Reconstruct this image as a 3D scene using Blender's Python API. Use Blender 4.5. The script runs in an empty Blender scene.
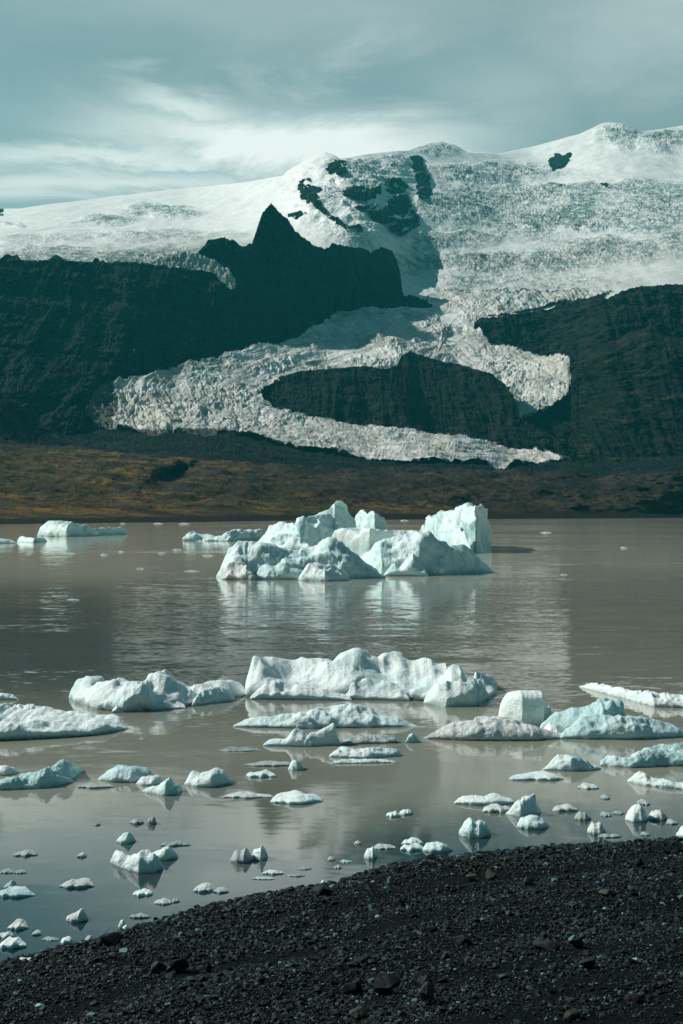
import bpy, math, random
import numpy as np
from mathutils import Vector

R = math.radians
rng = np.random.default_rng(7)
random.seed(7)
scene = bpy.context.scene
COL = scene.collection
F = 1600.0      # focal length in pixels of the photograph
CX, HY = 341.5, 515.0
H = 3.5         # eye height above the lake

# ------------------------------------------------------------------ noise
_g = np.random.default_rng(11)
PERM = _g.permutation(256).astype(np.int32)
PERM = np.concatenate([PERM, PERM, PERM])
GR = _g.normal(size=(256, 3)); GR /= np.linalg.norm(GR, axis=1)[:, None]
GR = GR.astype(np.float32)

def perlin(x, y, z=0.0):
    x, y, z = np.broadcast_arrays(np.asarray(x, np.float64), np.asarray(y, np.float64), np.asarray(z, np.float64))
    xi = np.floor(x).astype(np.int64); yi = np.floor(y).astype(np.int64); zi = np.floor(z).astype(np.int64)
    xf = (x - xi).astype(np.float32); yf = (y - yi).astype(np.float32); zf = (z - zi).astype(np.float32)
    u = xf*xf*xf*(xf*(xf*6-15)+10); v = yf*yf*yf*(yf*(yf*6-15)+10); w = zf*zf*zf*(zf*(zf*6-15)+10)
    xi &= 255; yi &= 255; zi &= 255
    def g(i, j, k):
        h = PERM[PERM[PERM[xi+i] + yi+j] + zi+k]
        gg = GR[h]
        return gg[..., 0]*(xf-i) + gg[..., 1]*(yf-j) + gg[..., 2]*(zf-k)
    def L(a, b, t): return a + t*(b-a)
    return 1.6*L(L(L(g(0,0,0), g(1,0,0), u), L(g(0,1,0), g(1,1,0), u), v),
                 L(L(g(0,0,1), g(1,0,1), u), L(g(0,1,1), g(1,1,1), u), v), w)

def fbm(x, y, z=0.0, o=4, lac=2.03, gain=0.5):
    s = 0; a = 1; t = 0
    for i in range(o):
        s = s + a*perlin(x+17.3*i, y+9.1*i, z+3.7*i); t += a
        x = x*lac; y = y*lac; z = z*lac; a *= gain
    return s/t*1.3

def ridged(x, y, z=0.0, o=4, gain=0.5):
    s = 0; a = 1; t = 0
    for i in range(o):
        s = s + a*(1-2*np.abs(perlin(x+31.3*i, y+5.1*i, z+7.7*i))); t += a
        x = x*2.07; y = y*2.07; z = z*2.07; a *= gain
    return s/t

def worley(x, y, z, seed=0):
    xi = np.floor(x).astype(np.int64); yi = np.floor(y).astype(np.int64); zi = np.floor(z).astype(np.int64)
    best = np.full(x.shape, 9.0); second = np.full(x.shape, 9.0)
    for i in (-1, 0, 1):
        for j in (-1, 0, 1):
            for k in (-1, 0, 1):
                a = xi+i; b = yi+j; c = zi+k
                h = PERM[PERM[PERM[a & 255] + (b & 255)] + (c & 255)]
                px = a + PERM[h+seed % 200]/256.0
                py = b + PERM[h+57]/256.0
                pz = c + PERM[h+131]/256.0
                d = (x-px)**2 + (y-py)**2 + (z-pz)**2
                m = d < best
                second = np.where(m, best, np.minimum(second, d))
                best = np.where(m, d, best)
    return np.sqrt(best), np.sqrt(second)

def sstep(a, b, x):
    t = np.clip((x-a)/(b-a), 0, 1)
    return t*t*(3-2*t)

def tps(knots):
    K = np.array(knots, float)
    P = K[:, :2]/100.0; V = np.log(K[:, 2])
    n = len(K)
    def phi(r2): return np.where(r2 > 1e-12, r2*np.log(np.maximum(r2, 1e-12)), 0)
    A = np.zeros((n+3, n+3))
    A[:n, :n] = phi(((P[:, None]-P[None])**2).sum(-1)) + np.eye(n)*0.02
    A[:n, n] = 1; A[:n, n+1:] = P; A[n, :n] = 1; A[n+1:, :n] = P.T
    w = np.linalg.solve(A, np.concatenate([V, [0, 0, 0]]))
    def f(x, y):
        x = np.asarray(x, float)/100; y = np.asarray(y, float)/100
        s = w[n] + w[n+1]*x + w[n+2]*y
        for i in range(n):
            s = s + w[i]*phi((x-P[i, 0])**2 + (y-P[i, 1])**2)
        return np.exp(s)
    return f

def inpoly(x, y, poly):
    r = np.zeros(np.shape(x), bool)
    n = len(poly); j = n-1
    for i in range(n):
        xi, yi = poly[i]; xj, yj = poly[j]
        if yi != yj:
            c = ((yi > y) != (yj > y)) & (x < (xj-xi)*(y-yi)/(yj-yi)+xi)
            r ^= c
        j = i
    return r

def lin(pts):
    P = sorted(pts)
    xs = [p[0] for p in P]; ys = [p[1] for p in P]
    return lambda x: np.interp(x, xs, ys)

# ------------------------------------------------------------------ meshes
def make_mesh(name, co, faces, mat, attrs=None, smooth=True, parent=None):
    """co (n,3); faces (m,3|4) int array"""
    me = bpy.data.meshes.new(name)
    co = np.ascontiguousarray(co, np.float32); faces = np.ascontiguousarray(faces, np.int32)
    m, k = faces.shape
    me.vertices.add(len(co)); me.vertices.foreach_set('co', co.ravel())
    me.loops.add(m*k); me.loops.foreach_set('vertex_index', faces.ravel())
    me.polygons.add(m)
    me.polygons.foreach_set('loop_start', np.arange(0, m*k, k, dtype=np.int32))
    me.polygons.foreach_set('loop_total', np.full(m, k, np.int32))
    me.polygons.foreach_set('use_smooth', np.full(m, smooth, bool))
    if attrs:
        for an, av in attrs.items():
            av = np.asarray(av, np.float32)
            if av.ndim == 1:
                a = me.attributes.new(an, 'FLOAT', 'POINT'); a.data.foreach_set('value', av)
            else:
                a = me.attributes.new(an, 'FLOAT_COLOR', 'POINT')
                a.data.foreach_set('color', np.concatenate([av, np.ones((len(av), 1))], 1).astype(np.float32).ravel())
    me.update(calc_edges=True); me.validate()
    me.materials.append(mat)
    o = bpy.data.objects.new(name, me); COL.objects.link(o)
    if parent: o.parent = parent
    return o

def grid_faces(nr, nc, flip=False):
    i = np.arange(nr-1)[:, None]*nc + np.arange(nc-1)[None]
    q = np.stack([i, i+1, i+nc+1, i+nc], -1).reshape(-1, 4)
    return q[:, ::-1] if flip else q

def compact(co, faces, attrs):
    used = np.unique(faces)
    m = np.full(len(co), -1); m[used] = np.arange(len(used))
    return co[used], m[faces], {k: v[used] for k, v in attrs.items()}

def structure(o):
    o['kind'] = 'structure'; return o
def tag(o, label, cat, group=None):
    o['label'] = label; o['category'] = cat
    if group: o['group'] = group
    return o

# ------------------------------------------------------------------ materials
class NT:
    def __init__(s, tree): s.t = tree; s.n = tree.nodes; s.l = tree.links
    def add(s, typ, **kw):
        nd = s.n.new(typ)
        for k, v in kw.items(): setattr(nd, k, v)
        return nd
    def put(s, sock, v):
        if hasattr(v, 'is_linked'): s.l.new(v, sock)
        elif v is not None: sock.default_value = v
    def math(s, op, a, b=None, c=None, clamp=False):
        nd = s.add('ShaderNodeMath', operation=op, use_clamp=clamp)
        s.put(nd.inputs[0], a)
        if b is not None: s.put(nd.inputs[1], b)
        if c is not None: s.put(nd.inputs[2], c)
        return nd.outputs[0]
    def mix(s, f, a, b, blend='MIX'):
        nd = s.add('ShaderNodeMix', data_type='RGBA', blend_type=blend)
        s.put(nd.inputs[0], f)
        s.put(nd.inputs[6], a if hasattr(a, 'is_linked') else (*a, 1))
        s.put(nd.inputs[7], b if hasattr(b, 'is_linked') else (*b, 1))
        return nd.outputs[2]
    def rng(s, v, a, b, c=0.0, d=1.0, smooth=True):
        nd = s.add('ShaderNodeMapRange', interpolation_type='SMOOTHSTEP' if smooth else 'LINEAR')
        s.put(nd.inputs[0], v)
        for i, q in enumerate((a, b, c, d)): nd.inputs[i+1].default_value = q
        return nd.outputs[0]
    def noise(s, vec, scale, detail=4, rough=0.55, dist=0.0, lac=2.0, typ='FBM'):
        nd = s.add('ShaderNodeTexNoise', noise_type=typ, normalize=(typ == 'FBM')) if typ == 'FBM' else s.add('ShaderNodeTexNoise', noise_type=typ)
        s.put(nd.inputs['Vector'], vec)
        nd.inputs['Scale'].default_value = scale; nd.inputs['Detail'].default_value = detail
        nd.inputs['Roughness'].default_value = rough; nd.inputs['Distortion'].default_value = dist
        return nd.outputs['Fac']
    def mapping(s, vec, scale=(1, 1, 1), loc=(0, 0, 0), rot=(0, 0, 0)):
        nd = s.add('ShaderNodeMapping'); s.put(nd.inputs[0], vec)
        nd.inputs['Scale'].default_value = scale; nd.inputs['Location'].default_value = loc; nd.inputs['Rotation'].default_value = rot
        return nd.outputs[0]
    def attr(s, name):
        nd = s.add('ShaderNodeAttribute', attribute_name=name); return nd
    def bump(s, h, strength, dist, normal=None):
        nd = s.add('ShaderNodeBump'); s.put(nd.inputs['Height'], h)
        s.put(nd.inputs['Strength'], strength); s.put(nd.inputs['Distance'], dist)
        if normal is not None: s.l.new(normal, nd.inputs['Normal'])
        return nd.outputs[0]

def new_mat(name):
    m = bpy.data.materials.new(name); m.use_nodes = True
    t = NT(m.node_tree); b = m.node_tree.nodes['Principled BSDF']
    geo = t.add('ShaderNodeNewGeometry')
    return m, t, b, geo.outputs['Position']

# ---- snow and glacier ice
def glacier_material():
    m, t, b, P = new_mat('glacier_ice')
    cre = t.attr('crev').outputs['Fac']; dirt_shade = t.attr('dirt_shade').outputs['Fac']
    n1 = t.noise(t.mapping(P, (1, .45, 1)), 0.045, 7, 0.66)
    n2 = t.noise(t.mapping(P, (1, .35, .6)), 0.012, 5, 0.6, 0.8)
    n3 = t.noise(t.mapping(P, (1, .5, 1)), 0.11, 3, 0.6)
    ice = t.math('MULTIPLY', cre, t.rng(n1, .36, .60))
    n4 = t.noise(t.mapping(P, (.7, .5, 1)), .0042, 4, .6, .6)
    ice = t.math('MULTIPLY', ice, t.rng(n4, .38, .60, .55, 1.3))
    ice = t.math('MULTIPLY', ice, t.rng(n2, .36, .58, .4, 1.4), clamp=True)
    c = t.mix(ice, (.86, .86, .835), (.17, .28, .27))
    c = t.mix(t.math('MULTIPLY', dirt_shade, t.rng(n3, .25, .7, .25, 1)), c, (.47, .44, .38))
    blk = t.math('MULTIPLY', dirt_shade, t.rng(t.noise(t.mapping(P, (1, .6, 1)), .09, 6, .78), .51, .62))
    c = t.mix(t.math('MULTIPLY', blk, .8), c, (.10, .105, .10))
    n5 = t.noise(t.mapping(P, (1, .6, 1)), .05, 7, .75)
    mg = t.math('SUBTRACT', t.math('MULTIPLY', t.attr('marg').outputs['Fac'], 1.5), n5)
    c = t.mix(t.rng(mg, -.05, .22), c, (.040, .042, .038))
    t.put(b.inputs['Base Color'], c)
    b.inputs['Roughness'].default_value = .65; b.inputs['Specular IOR Level'].default_value = .25
    h = t.noise(t.mapping(P, (1, .5, 1)), .09, 6, .68)
    t.put(b.inputs['Normal'], t.bump(h, t.math('MULTIPLY_ADD', cre, .8, .10), 18.0))
    return m

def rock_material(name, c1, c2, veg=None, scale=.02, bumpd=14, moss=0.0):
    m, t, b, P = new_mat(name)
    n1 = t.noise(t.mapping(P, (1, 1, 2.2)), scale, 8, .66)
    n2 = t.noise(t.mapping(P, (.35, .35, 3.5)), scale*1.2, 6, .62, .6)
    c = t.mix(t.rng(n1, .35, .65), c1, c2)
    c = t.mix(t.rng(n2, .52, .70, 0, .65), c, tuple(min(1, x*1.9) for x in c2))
    if veg:
        n3 = t.noise(t.mapping(P, (.6, .6, 2)), scale*.8, 7, .7)
        sp = t.add('ShaderNodeSeparateXYZ'); t.put(sp.inputs[0], t.add('ShaderNodeNewGeometry').outputs['True Normal'])
        up = t.rng(sp.outputs[2], .3, .8)
        c = t.mix(t.math('MULTIPLY', t.rng(n3, .5, .66, 0, moss), up), c, veg)
    n6 = t.noise(t.mapping(P, (1, 1, .8)), scale*6, 6, .7)
    c = t.mix(t.rng(n6, .52, .68, 0, .6), c, tuple(x*3.0 for x in c2))
    n1 = t.math('ADD', n1, t.math('MULTIPLY', n6, .35))
    t.put(b.inputs['Base Color'], c)
    b.inputs['Roughness'].default_value = 1; b.inputs['Specular IOR Level'].default_value = .03
    t.put(b.inputs['Normal'], t.bump(t.math('ADD', n1, t.math('MULTIPLY', n2, .25)), 1.0, bumpd))
    return m

def hill_material():
    m, t, b, P = new_mat('moraine_ground')
    g = t.attr('grass').outputs['Fac']; sh = t.attr('shore').outputs['Fac']
    n1 = t.noise(t.mapping(P, (1, .5, 3)), .02, 9, .70)
    n2 = t.noise(t.mapping(P, (.35, .5, 3)), .03, 7, .68, .5)
    c = t.mix(t.rng(n1, .38, .62), (.010, .010, .009), (.040, .034, .027))
    veg = t.mix(t.rng(t.noise(P, .011, 6, .6), .42, .60), (.060, .052, .014), (.17, .098, .024))
    c = t.mix(t.math('MULTIPLY', g, t.rng(n2, .40, .56)), c, veg)
    n7 = t.noise(t.mapping(P, (1, .4, 1)), .12, 6, .75)
    c = t.mix(t.rng(n7, .48, .60, 0, .75), c, (.010, .010, .009))
    n1 = t.math('ADD', n1, t.math('MULTIPLY', n7, .3))
    c = t.mix(sh, c, (.008, .009, .010))
    t.put(b.inputs['Base Color'], c)
    b.inputs['Roughness'].default_value = .95; b.inputs['Specular IOR Level'].default_value = .1
    t.put(b.inputs['Normal'], t.bump(n1, .8, 9))
    return m

def berg_material(name, white, ice, icy=.5, grit=0.0, sss=.14):
    m, t, b, P0 = new_mat(name)
    P = P0
    n1 = t.noise(P, .55, 5, .6, .4); n2 = t.noise(P, 3.2, 6, .65); n3 = t.noise(P, 26, 5, .75)
    sp = t.add('ShaderNodeSeparateXYZ'); t.put(sp.inputs[0], P)
    f = t.rng(n1, .62-.35*icy, .80-.28*icy)
    f = t.math('MULTIPLY', f, t.rng(n2, .25, .6, .55, 1))
    wet = t.attr('wet').outputs['Fac']
    f = t.math('MAXIMUM', f, t.math('MULTIPLY', wet, .85), clamp=True)
    c = t.mix(f, white, ice)
    if grit > 0:
        k = t.math('MULTIPLY', t.rng(n3, .60-.08*grit, .72), t.rng(n2, .33, .55))
        c = t.mix(t.math('MULTIPLY', k, min(1, grit)), c, (.07, .075, .07))
        c = t.mix(t.math('MULTIPLY', t.rng(n1, .4, .7), .45*min(1, grit)), c, (.32, .32, .28))
    t.put(b.inputs['Base Color'], c)
    t.put(b.inputs['Roughness'], t.rng(f, 0, 1, .55, .22))
    b.inputs['Specular IOR Level'].default_value = .4
    b.inputs['Subsurface Weight'].default_value = sss
    b.inputs['Subsurface Radius'].default_value = (.25, .8, 1.0)
    b.inputs['Subsurface Scale'].default_value = .12
    h = t.math('ADD', t.math('MULTIPLY', n2, .6), t.math('MULTIPLY', n3, .12))
    h = t.math('ADD', h, n1)
    t.put(b.inputs['Normal'], t.bump(h, .8, .22))
    return m

def stone_material():
    m, t, b, P = new_mat('stone')
    a = t.attr('tint').outputs['Color']
    n = t.noise(P, 45, 5, .7)
    c = t.mix(t.rng(n, .3, .7, 0, .55), a, t.mix(1.0, a, (.45, .45, .45), 'MULTIPLY'))
    t.put(b.inputs['Base Color'], c)
    t.put(b.inputs['Roughness'], t.rng(n, .3, .7, .5, .9))
    b.inputs['Specular IOR Level'].default_value = .16
    t.put(b.inputs['Normal'], t.bump(n, .5, .01))
    return m

def gravel_material():
    m, t, b, P = new_mat('black_sand')
    n = t.noise(P, 120, 5, .8); n2 = t.noise(P, 9, 5, .6)
    c = t.mix(t.rng(n, .35, .65), (.001, .002, .003), (.003, .008, .009))
    c = t.mix(t.rng(n2, .5, .7, 0, .4), c, (.006, .011, .012))
    t.put(b.inputs['Base Color'], c); b.inputs['Roughness'].default_value = .9
    b.inputs['Specular IOR Level'].default_value = .06
    t.put(b.inputs['Normal'], t.bump(n, .9, .015))
    return m

def water_material():
    m, t, b, P = new_mat('silty_water')
    sh = t.attr('shallow_reflect').outputs['Fac']; rp = t.attr('ripple').outputs['Fac']
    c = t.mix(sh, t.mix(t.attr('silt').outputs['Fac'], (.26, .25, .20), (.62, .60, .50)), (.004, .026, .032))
    t.put(b.inputs['Base Color'], c)
    b.inputs['Roughness'].default_value = .05; b.inputs['IOR'].default_value = 1.333
    def nz(scale, sx, sy, rot, detail=2):
        nd = t.add('ShaderNodeTexNoise'); t.put(nd.inputs['Vector'], t.mapping(P, (sx, sy, 1), rot=(0, 0, rot)))
        nd.inputs['Scale'].default_value = scale; nd.inputs['Detail'].default_value = detail; nd.inputs['Roughness'].default_value = .55
        return nd.outputs['Color']
    def vm(op, a, b):
        nd = t.add('ShaderNodeVectorMath', operation=op); t.put(nd.inputs[0], a); t.put(nd.inputs[1], b); return nd.outputs[0]
    a1 = vm('SUBTRACT', nz(4.6, .6, 1.5, .12, 3), (.5, .5, .5)); a2 = vm('SUBTRACT', nz(.8, .6, 1.3, -.2), (.5, .5, .5))
    sm = vm('ADD', a1, vm('MULTIPLY', a2, (.7, .7, .7)))
    cb = t.add('ShaderNodeCombineXYZ'); 
    for k_ in range(3): t.put(cb.inputs[k_], rp)
    sm = vm('MULTIPLY', sm, cb.outputs[0]); sm = vm('MULTIPLY', sm, (.28, .40, 0.0))
    nrm = t.add('ShaderNodeVectorMath', operation='NORMALIZE'); t.put(nrm.inputs[0], vm('ADD', sm, (0, 0, 1)))
    t.put(b.inputs['Normal'], nrm.outputs[0])
    return m

M_GL = glacier_material()
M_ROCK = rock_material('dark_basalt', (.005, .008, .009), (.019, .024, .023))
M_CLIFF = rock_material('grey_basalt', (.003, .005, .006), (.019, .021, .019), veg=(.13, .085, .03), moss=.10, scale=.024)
M_HILL = hill_material()
M_BERG = berg_material('berg_ice', (.70, .835, .83), (.46, .69, .685), .60)
M_BERGW = berg_material('snowy_ice', (.77, .86, .85), (.38, .63, .64), .34)
M_BERGD = berg_material('gritty_ice', (.66, .70, .68), (.30, .50, .50), .3, grit=1.0, sss=.15)
M_BERGG = berg_material('grey_wet_ice', (.40, .46, .45), (.13, .25, .26), .4, grit=.5, sss=.1)
M_STONE = stone_material()
M_SAND = gravel_material()
M_WATER = water_material()

# ------------------------------------------------------------------ far terrain
def ray(px, py, D):
    return (px-CX)/F*D, D, H + (HY-py)/F*D

def sheet(x0, x1, step, top, bot, nrows, back=(), power=1.0):
    """grid of image-direction samples between two profiles (a terrain layer)"""
    px = np.arange(x0, x1+step, step)
    t = np.linspace(0, 1, nrows)**power
    T = top(px)[None]; B = bot(px)[None]
    py = T + t[:, None]*(B-T)
    return np.broadcast_to(px[None], py.shape).copy(), py

def add_back(co3, nr, nc, rows=((60, -40), (250, -260))):
    """continue the crest behind the skyline so that the ridge has thickness"""
    X, Y, Z = co3
    n = []
    for dy, dz in rows[::-1]:
        k = (Y[0]+dy)/Y[0]
        n.append((X[0]*k, Y[0]+dy, Z[0]+dz))
    X = np.vstack([a[0][None] for a in n]+[X]); Y = np.vstack([a[1][None] for a in n]+[Y]); Z = np.vstack([a[2][None] for a in n]+[Z])
    return X, Y, Z

# glacier depth field (metres), at photographed directions
D_ice = tps([(0, 275, 3500), (0, 250, 4100), (0, 232, 5200), (0, 212, 7400), (100, 262, 3800), (100, 230, 5400), (100, 200, 7600),
             (200, 270, 4000), (200, 240, 5000), (200, 190, 7500), (283, 178, 6400), (262, 240, 4900), (300, 215, 5200),
             (325, 155, 6500), (335, 200, 5300), (360, 250, 4700), (385, 155, 6800), (405, 160, 6950), (418, 200, 5900), (400, 240, 5050),
             (446, 160, 7500), (446, 200, 6150), (445, 240, 5300), (420, 275, 5000), (430, 300, 4550),
             (520, 155, 8600), (600, 128, 9000), (683, 128, 9000), (683, 180, 7300), (560, 180, 7500), (560, 240, 5600), (683, 240, 5500),
             (683, 290, 4600), (560, 300, 4500), (480, 320, 4200), (350, 310, 4250), (400, 335, 3900), (500, 345, 3900), (570, 362, 3560),
             (570, 400, 3350), (520, 422, 3250), (460, 365, 3700), (330, 330, 3950), (330, 365, 3500), (250, 355, 3400), (250, 390, 3050),
             (180, 372, 3120), (110, 385, 2900), (95, 415, 2700), (160, 430, 2620), (250, 430, 2700), (350, 430, 2800), (350, 460, 2600),
             (470, 440, 2880), (470, 465, 2650), (570, 460, 2800)])

# strength of crevassing, as soft blobs (x, y, rx, ry, weight)
CREV = [(160, 212, 42, 6, .9), (105, 222, 30, 5, .9), (50, 262, 90, 14, 1), (160, 262, 110, 14, 1), (150, 236, 90, 6, .55),
        (30, 240, 60, 6, .5), (10, 225, 14, 2, .5), (350, 172, 30, 12, .8), (372, 186, 30, 10, .8), (400, 165, 16, 14, .7), (325, 200, 22, 14, .7), (360, 240, 40, 16, .5),
        (490, 175, 75, 12, .9), (470, 205, 60, 22, 1), (560, 195, 80, 16, 1), (560, 222, 90, 20, 1), (450, 240, 60, 12, .9),
        (650, 215, 60, 30, .8), (640, 190, 60, 10, .8), (500, 262, 110, 14, 1.1), (600, 250, 80, 14, 1.1), (680, 245, 30, 14, 1),
        (470, 285, 70, 12, .7), (420, 262, 30, 20, .9), (560, 285, 80, 10, .5), (622, 136, 24, 14, 1), (665, 140, 30, 12, .9), (440, 150, 22, 7, .6)]
SMOOTH = [(500, 250, 60, 6), (520, 150, 40, 6), (560, 182, 40, 4), (450, 232, 60, 2.5), (640, 170, 50, 5), (590, 236, 50, 4)]
def crev_field(px, py):
    wx = px + 10*fbm(px/30, py/14, 3.1, 3); wy = py + 5*fbm(px/26, py/12, 8.1, 3)
    c = np.full(px.shape, .10)
    for x, y, rx, ry, w in CREV:
        c = np.maximum(c, w*np.exp(-(((wx-x)/rx)**2 + ((wy-y)/ry)**2)**1.5))
    for x, y, rx, ry in SMOOTH:
        c = c*(1-.8*np.exp(-(((wx-x)/rx)**2 + ((wy-y)/ry)**2)))
    return np.clip(c, 0, 1)

def serac(X, Y, Z=0.0):
    """broken ice: jagged blocks and transverse crevasses, about -1..1"""
    m1 = sstep(-.5, .5, fbm(X/190, Y/300, 3.3, 3))
    a = ridged(X/52+.4*perlin(X/60, Y/80), Y/70, 1.7, 5, .62)
    b = perlin(X/7, Y/15, 4.4)
    c = ridged((X+.5*Y)/17+.5*perlin(X/40, Y/40), (Y-.3*X)/30, 6.0, 4, .65)
    d = perlin(X/30+.3*perlin(X/12, Y/20, 2), Y/17, 9.4)
    return .35*a + (.25+.35*m1)*c + .40*b + (.5-.3*m1)*d

sky_top = lin([(-40, 213), (0, 209), (20, 208), (60, 203), (117, 196), (160, 191), (200, 187), (250, 181), (283, 175), (288, 170), (310, 158), (325, 152),
               (335, 155), (340, 159.5), (360, 155), (380, 152), (410, 150), (418, 147), (430, 143), (441, 141), (455, 145), (467, 152), (500, 153),
               (530, 147), (556, 140), (580, 134), (593, 128), (600, 124), (607, 122.5), (622, 123), (640, 132), (660, 129), (683, 125), (730, 118)])

OUTCROPS = [
    ('rock', [(299, 184), (309, 182), (312, 189), (320, 193), (319, 199), (313, 199), (319, 208), (327, 212), (336, 221), (356, 228), (362, 235), (352, 233), (338, 226), (328, 219), (317, 210), (309, 206), (300, 200)]),
    ('rock', [(289, 213), (296, 211), (304, 215), (297, 219), (291, 219)]),
    ('rock', [(325, 171), (331, 167), (338, 163), (345, 165), (347, 177), (338, 179), (329, 177)]),
    ('rock', [(342, 196), (356, 190), (374, 192), (386, 193), (386, 187), (397, 182), (404, 184), (408, 191), (408, 202), (417, 215), (421, 225), (402, 236),
              (391, 231), (383, 224), (373, 219), (356, 210), (364, 206), (380, 209), (388, 207), (390, 202), (375, 201), (359, 203), (344, 201)]),
    ('rock', [(410, 158), (417, 154), (423, 159), (426, 174), (432, 184), (430, 203), (417, 202), (414, 194), (417, 186), (413, 171)]),
    ('rock', [(548, 161), (556, 155), (561, 156), (570, 152), (571, 156), (565, 164), (552, 170)]),
    ('rock', [(600, 186), (609, 186), (607, 190), (602, 189)]),
    ('rock', [(-5, 207), (4, 210), (3, 216), (-5, 217)]),
    ('rock', [(392, 300), (410, 297), (428, 300), (429, 306), (405, 307)]),
]

def ice_points(px, py):
    D = D_ice(px, py)
    X, Y, Z = ray(px, py, D)
    cr = crev_field(px, py)
    # steeper massif facing right (shaded snow) and rolling snow relief
    roll = fbm(X/420, Y/700, .3, 4)
    D = D*(1 + .012*roll)
    X, Y, Z = ray(px, py, D)
    mas = np.exp(-(((px-358)/78)**2+((py-198)/44)**2)**2)*(1-sstep(418, 446, px))
    Z = Z + mas*(16*ridged((X-.4*Z)/120, Z/95, 8.8, 4, .55)+10*fbm(X/45, Z/30, 2.8, 4))
    Z = Z + cr*(18*ridged(X/230+.5*fbm(X/300, Y/500, 1), Y/330, 3.9, 3)+7*ridged(X/85, Y/120, 7.9, 3))*(D/6500)
    s = serac(X, Y)
    Z = Z + cr*s*(8+4*fbm(X/260, Y/300, 6, 2))*(D/5000) + (1-cr)*perlin(X/90, Y/160, 2)*3.0 + 5*fbm(X/160, Y/260, 5, 3)
    return X, Y, Z, cr

def build_glacier():
    bot = lin([(-40, 265), (150, 267), (180, 274), (235, 292), (300, 296), (345, 306), (395, 322), (420, 335), (470, 345), (477, 329), (500, 322), (550, 314), (570, 309), (600, 302), (640, 292), (683, 290), (730, 288)])
    px, py = sheet(-40, 725, .75, sky_top, bot, 300, power=1.0)
    fade = np.clip((py - sky_top(px))/6, 0, 1)
    X, Y, Z, cr = ice_points(px, py)
    D0 = D_ice(px, py); X0, Y0, Z0 = ray(px, py, D0)
    X = X0+(X-X0)*fade; Y = Y0+(Y-Y0)*fade; Z = Z0+(Z-Z0)*(.25+.75*fade)
    # outcrops: jittered outlines
    jx = px + 4.5*fbm(px/11, py/9, 2.2, 5, gain=.7); jy = py + 4.0*fbm(px/14, py/6, 9.2, 5, gain=.65)
    nr, nc = px.shape
    rid = np.full(px.shape, -1)
    for i, (_, poly) in enumerate(OUTCROPS):
        rid[inpoly(jx, jy, poly)] = i
    led = ridged(jx/22, (jy+.25*jx)/4.5, 5.5, 3)
    rid[(led > .60) & (rid != 5)] = -1
    rk = rid >= 0
    k = 1 - rk*(.004 + .010*(ridged(px/7, py/11, 3, 4)))
    X = X*k; Y = Y*k; Z = H+(Z-H)*k
    X, Y, Z = add_back((X, Y, Z), nr, nc, ((80, -10), (600, -240)))
    z2 = np.zeros((2, nc))
    cr = np.vstack([z2, cr]); pyy = np.vstack([py[:1], py[:1], py]); pxx = np.vstack([px[:1], px[:1], px])
    rid = np.vstack([z2-1, z2-1, rid])[-(nr+2):]
    dirt_shade = np.clip((pyy-228)/60, 0, .55) * (.6+.4*fbm(pxx/60, pyy/8, 1, 3))
    dirt_shade += .6*np.exp(-((pxx-205)/70)**2-((pyy-252)/10)**2)
    dirt_shade += .35*np.exp(-((pxx-240)/60)**2-((pyy-246)/6)**2)
    co = np.stack([X, Y, Z], -1).reshape(-1, 3)
    fc = grid_faces(nr+2, nc, flip=True)
    at = {'crev': cr.ravel(), 'dirt_shade': np.clip(dirt_shade, 0, 1).ravel()}
    fr = rid.ravel()[fc].max(1)
    g = fc[fr < 0]
    structure(make_mesh('glacier', *_ord(compact(co, g, at)), M_GL))
    for i in range(len(OUTCROPS)):
        f = fc[fr == i]
        if len(f) > 3:
            c, ff, aa = compact(co, f, at)
            structure(make_mesh('rock_outcrop', c, ff, M_ROCK, None, False))
def _ord(t): return t[0], t[1]
# (compact returns attributes too; keep them)
def build_and_keep(name, co, faces, at, mat, smooth=True):
    c, f, a = compact(co, faces, at)
    return structure(make_mesh(name, c, f, mat, a, smooth))
_old = build_glacier
import types
def make_mesh_at(name, co, f, mat, at): return make_mesh(name, co, f, mat, at)

def flow_coords(px, py):
    lines = [[(520, 285), (450, 312), (400, 332), (330, 348), (255, 366), (205, 388), (215, 410), (290, 428), (400, 446), (575, 462)],
             [(520, 285), (470, 320), (505, 352), (545, 372), (535, 400), (505, 430)]]
    best = np.full(px.shape, 1e9); S = np.zeros(px.shape); O = np.zeros(px.shape)
    K = 2.4
    for ln in lines:
        acc = 0
        for (x0, y0), (x1, y1) in zip(ln[:-1], ln[1:]):
            ax, ay, bx, by = x0, y0*K, x1, y1*K
            dx, dy = bx-ax, by-ay; L = math.hypot(dx, dy)
            t = np.clip(((px-ax)*dx+(py*K-ay)*dy)/(L*L), 0, 1)
            qx = px-(ax+t*dx); qy = py*K-(ay+t*dy)
            d = np.hypot(qx, qy); sg = np.sign(dx*qy-dy*qx)
            m = d < best
            best = np.where(m, d, best); S = np.where(m, acc+t*L, S); O = np.where(m, d*sg, O)
            acc += L
    for _ in range(10):
        for A in (S, O):
            A[1:-1] = (A[:-2]+A[1:-1]+A[2:])/3; A[:, 1:-1] = (A[:, :-2]+A[:, 1:-1]+A[:, 2:])/3
    return S, O
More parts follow.
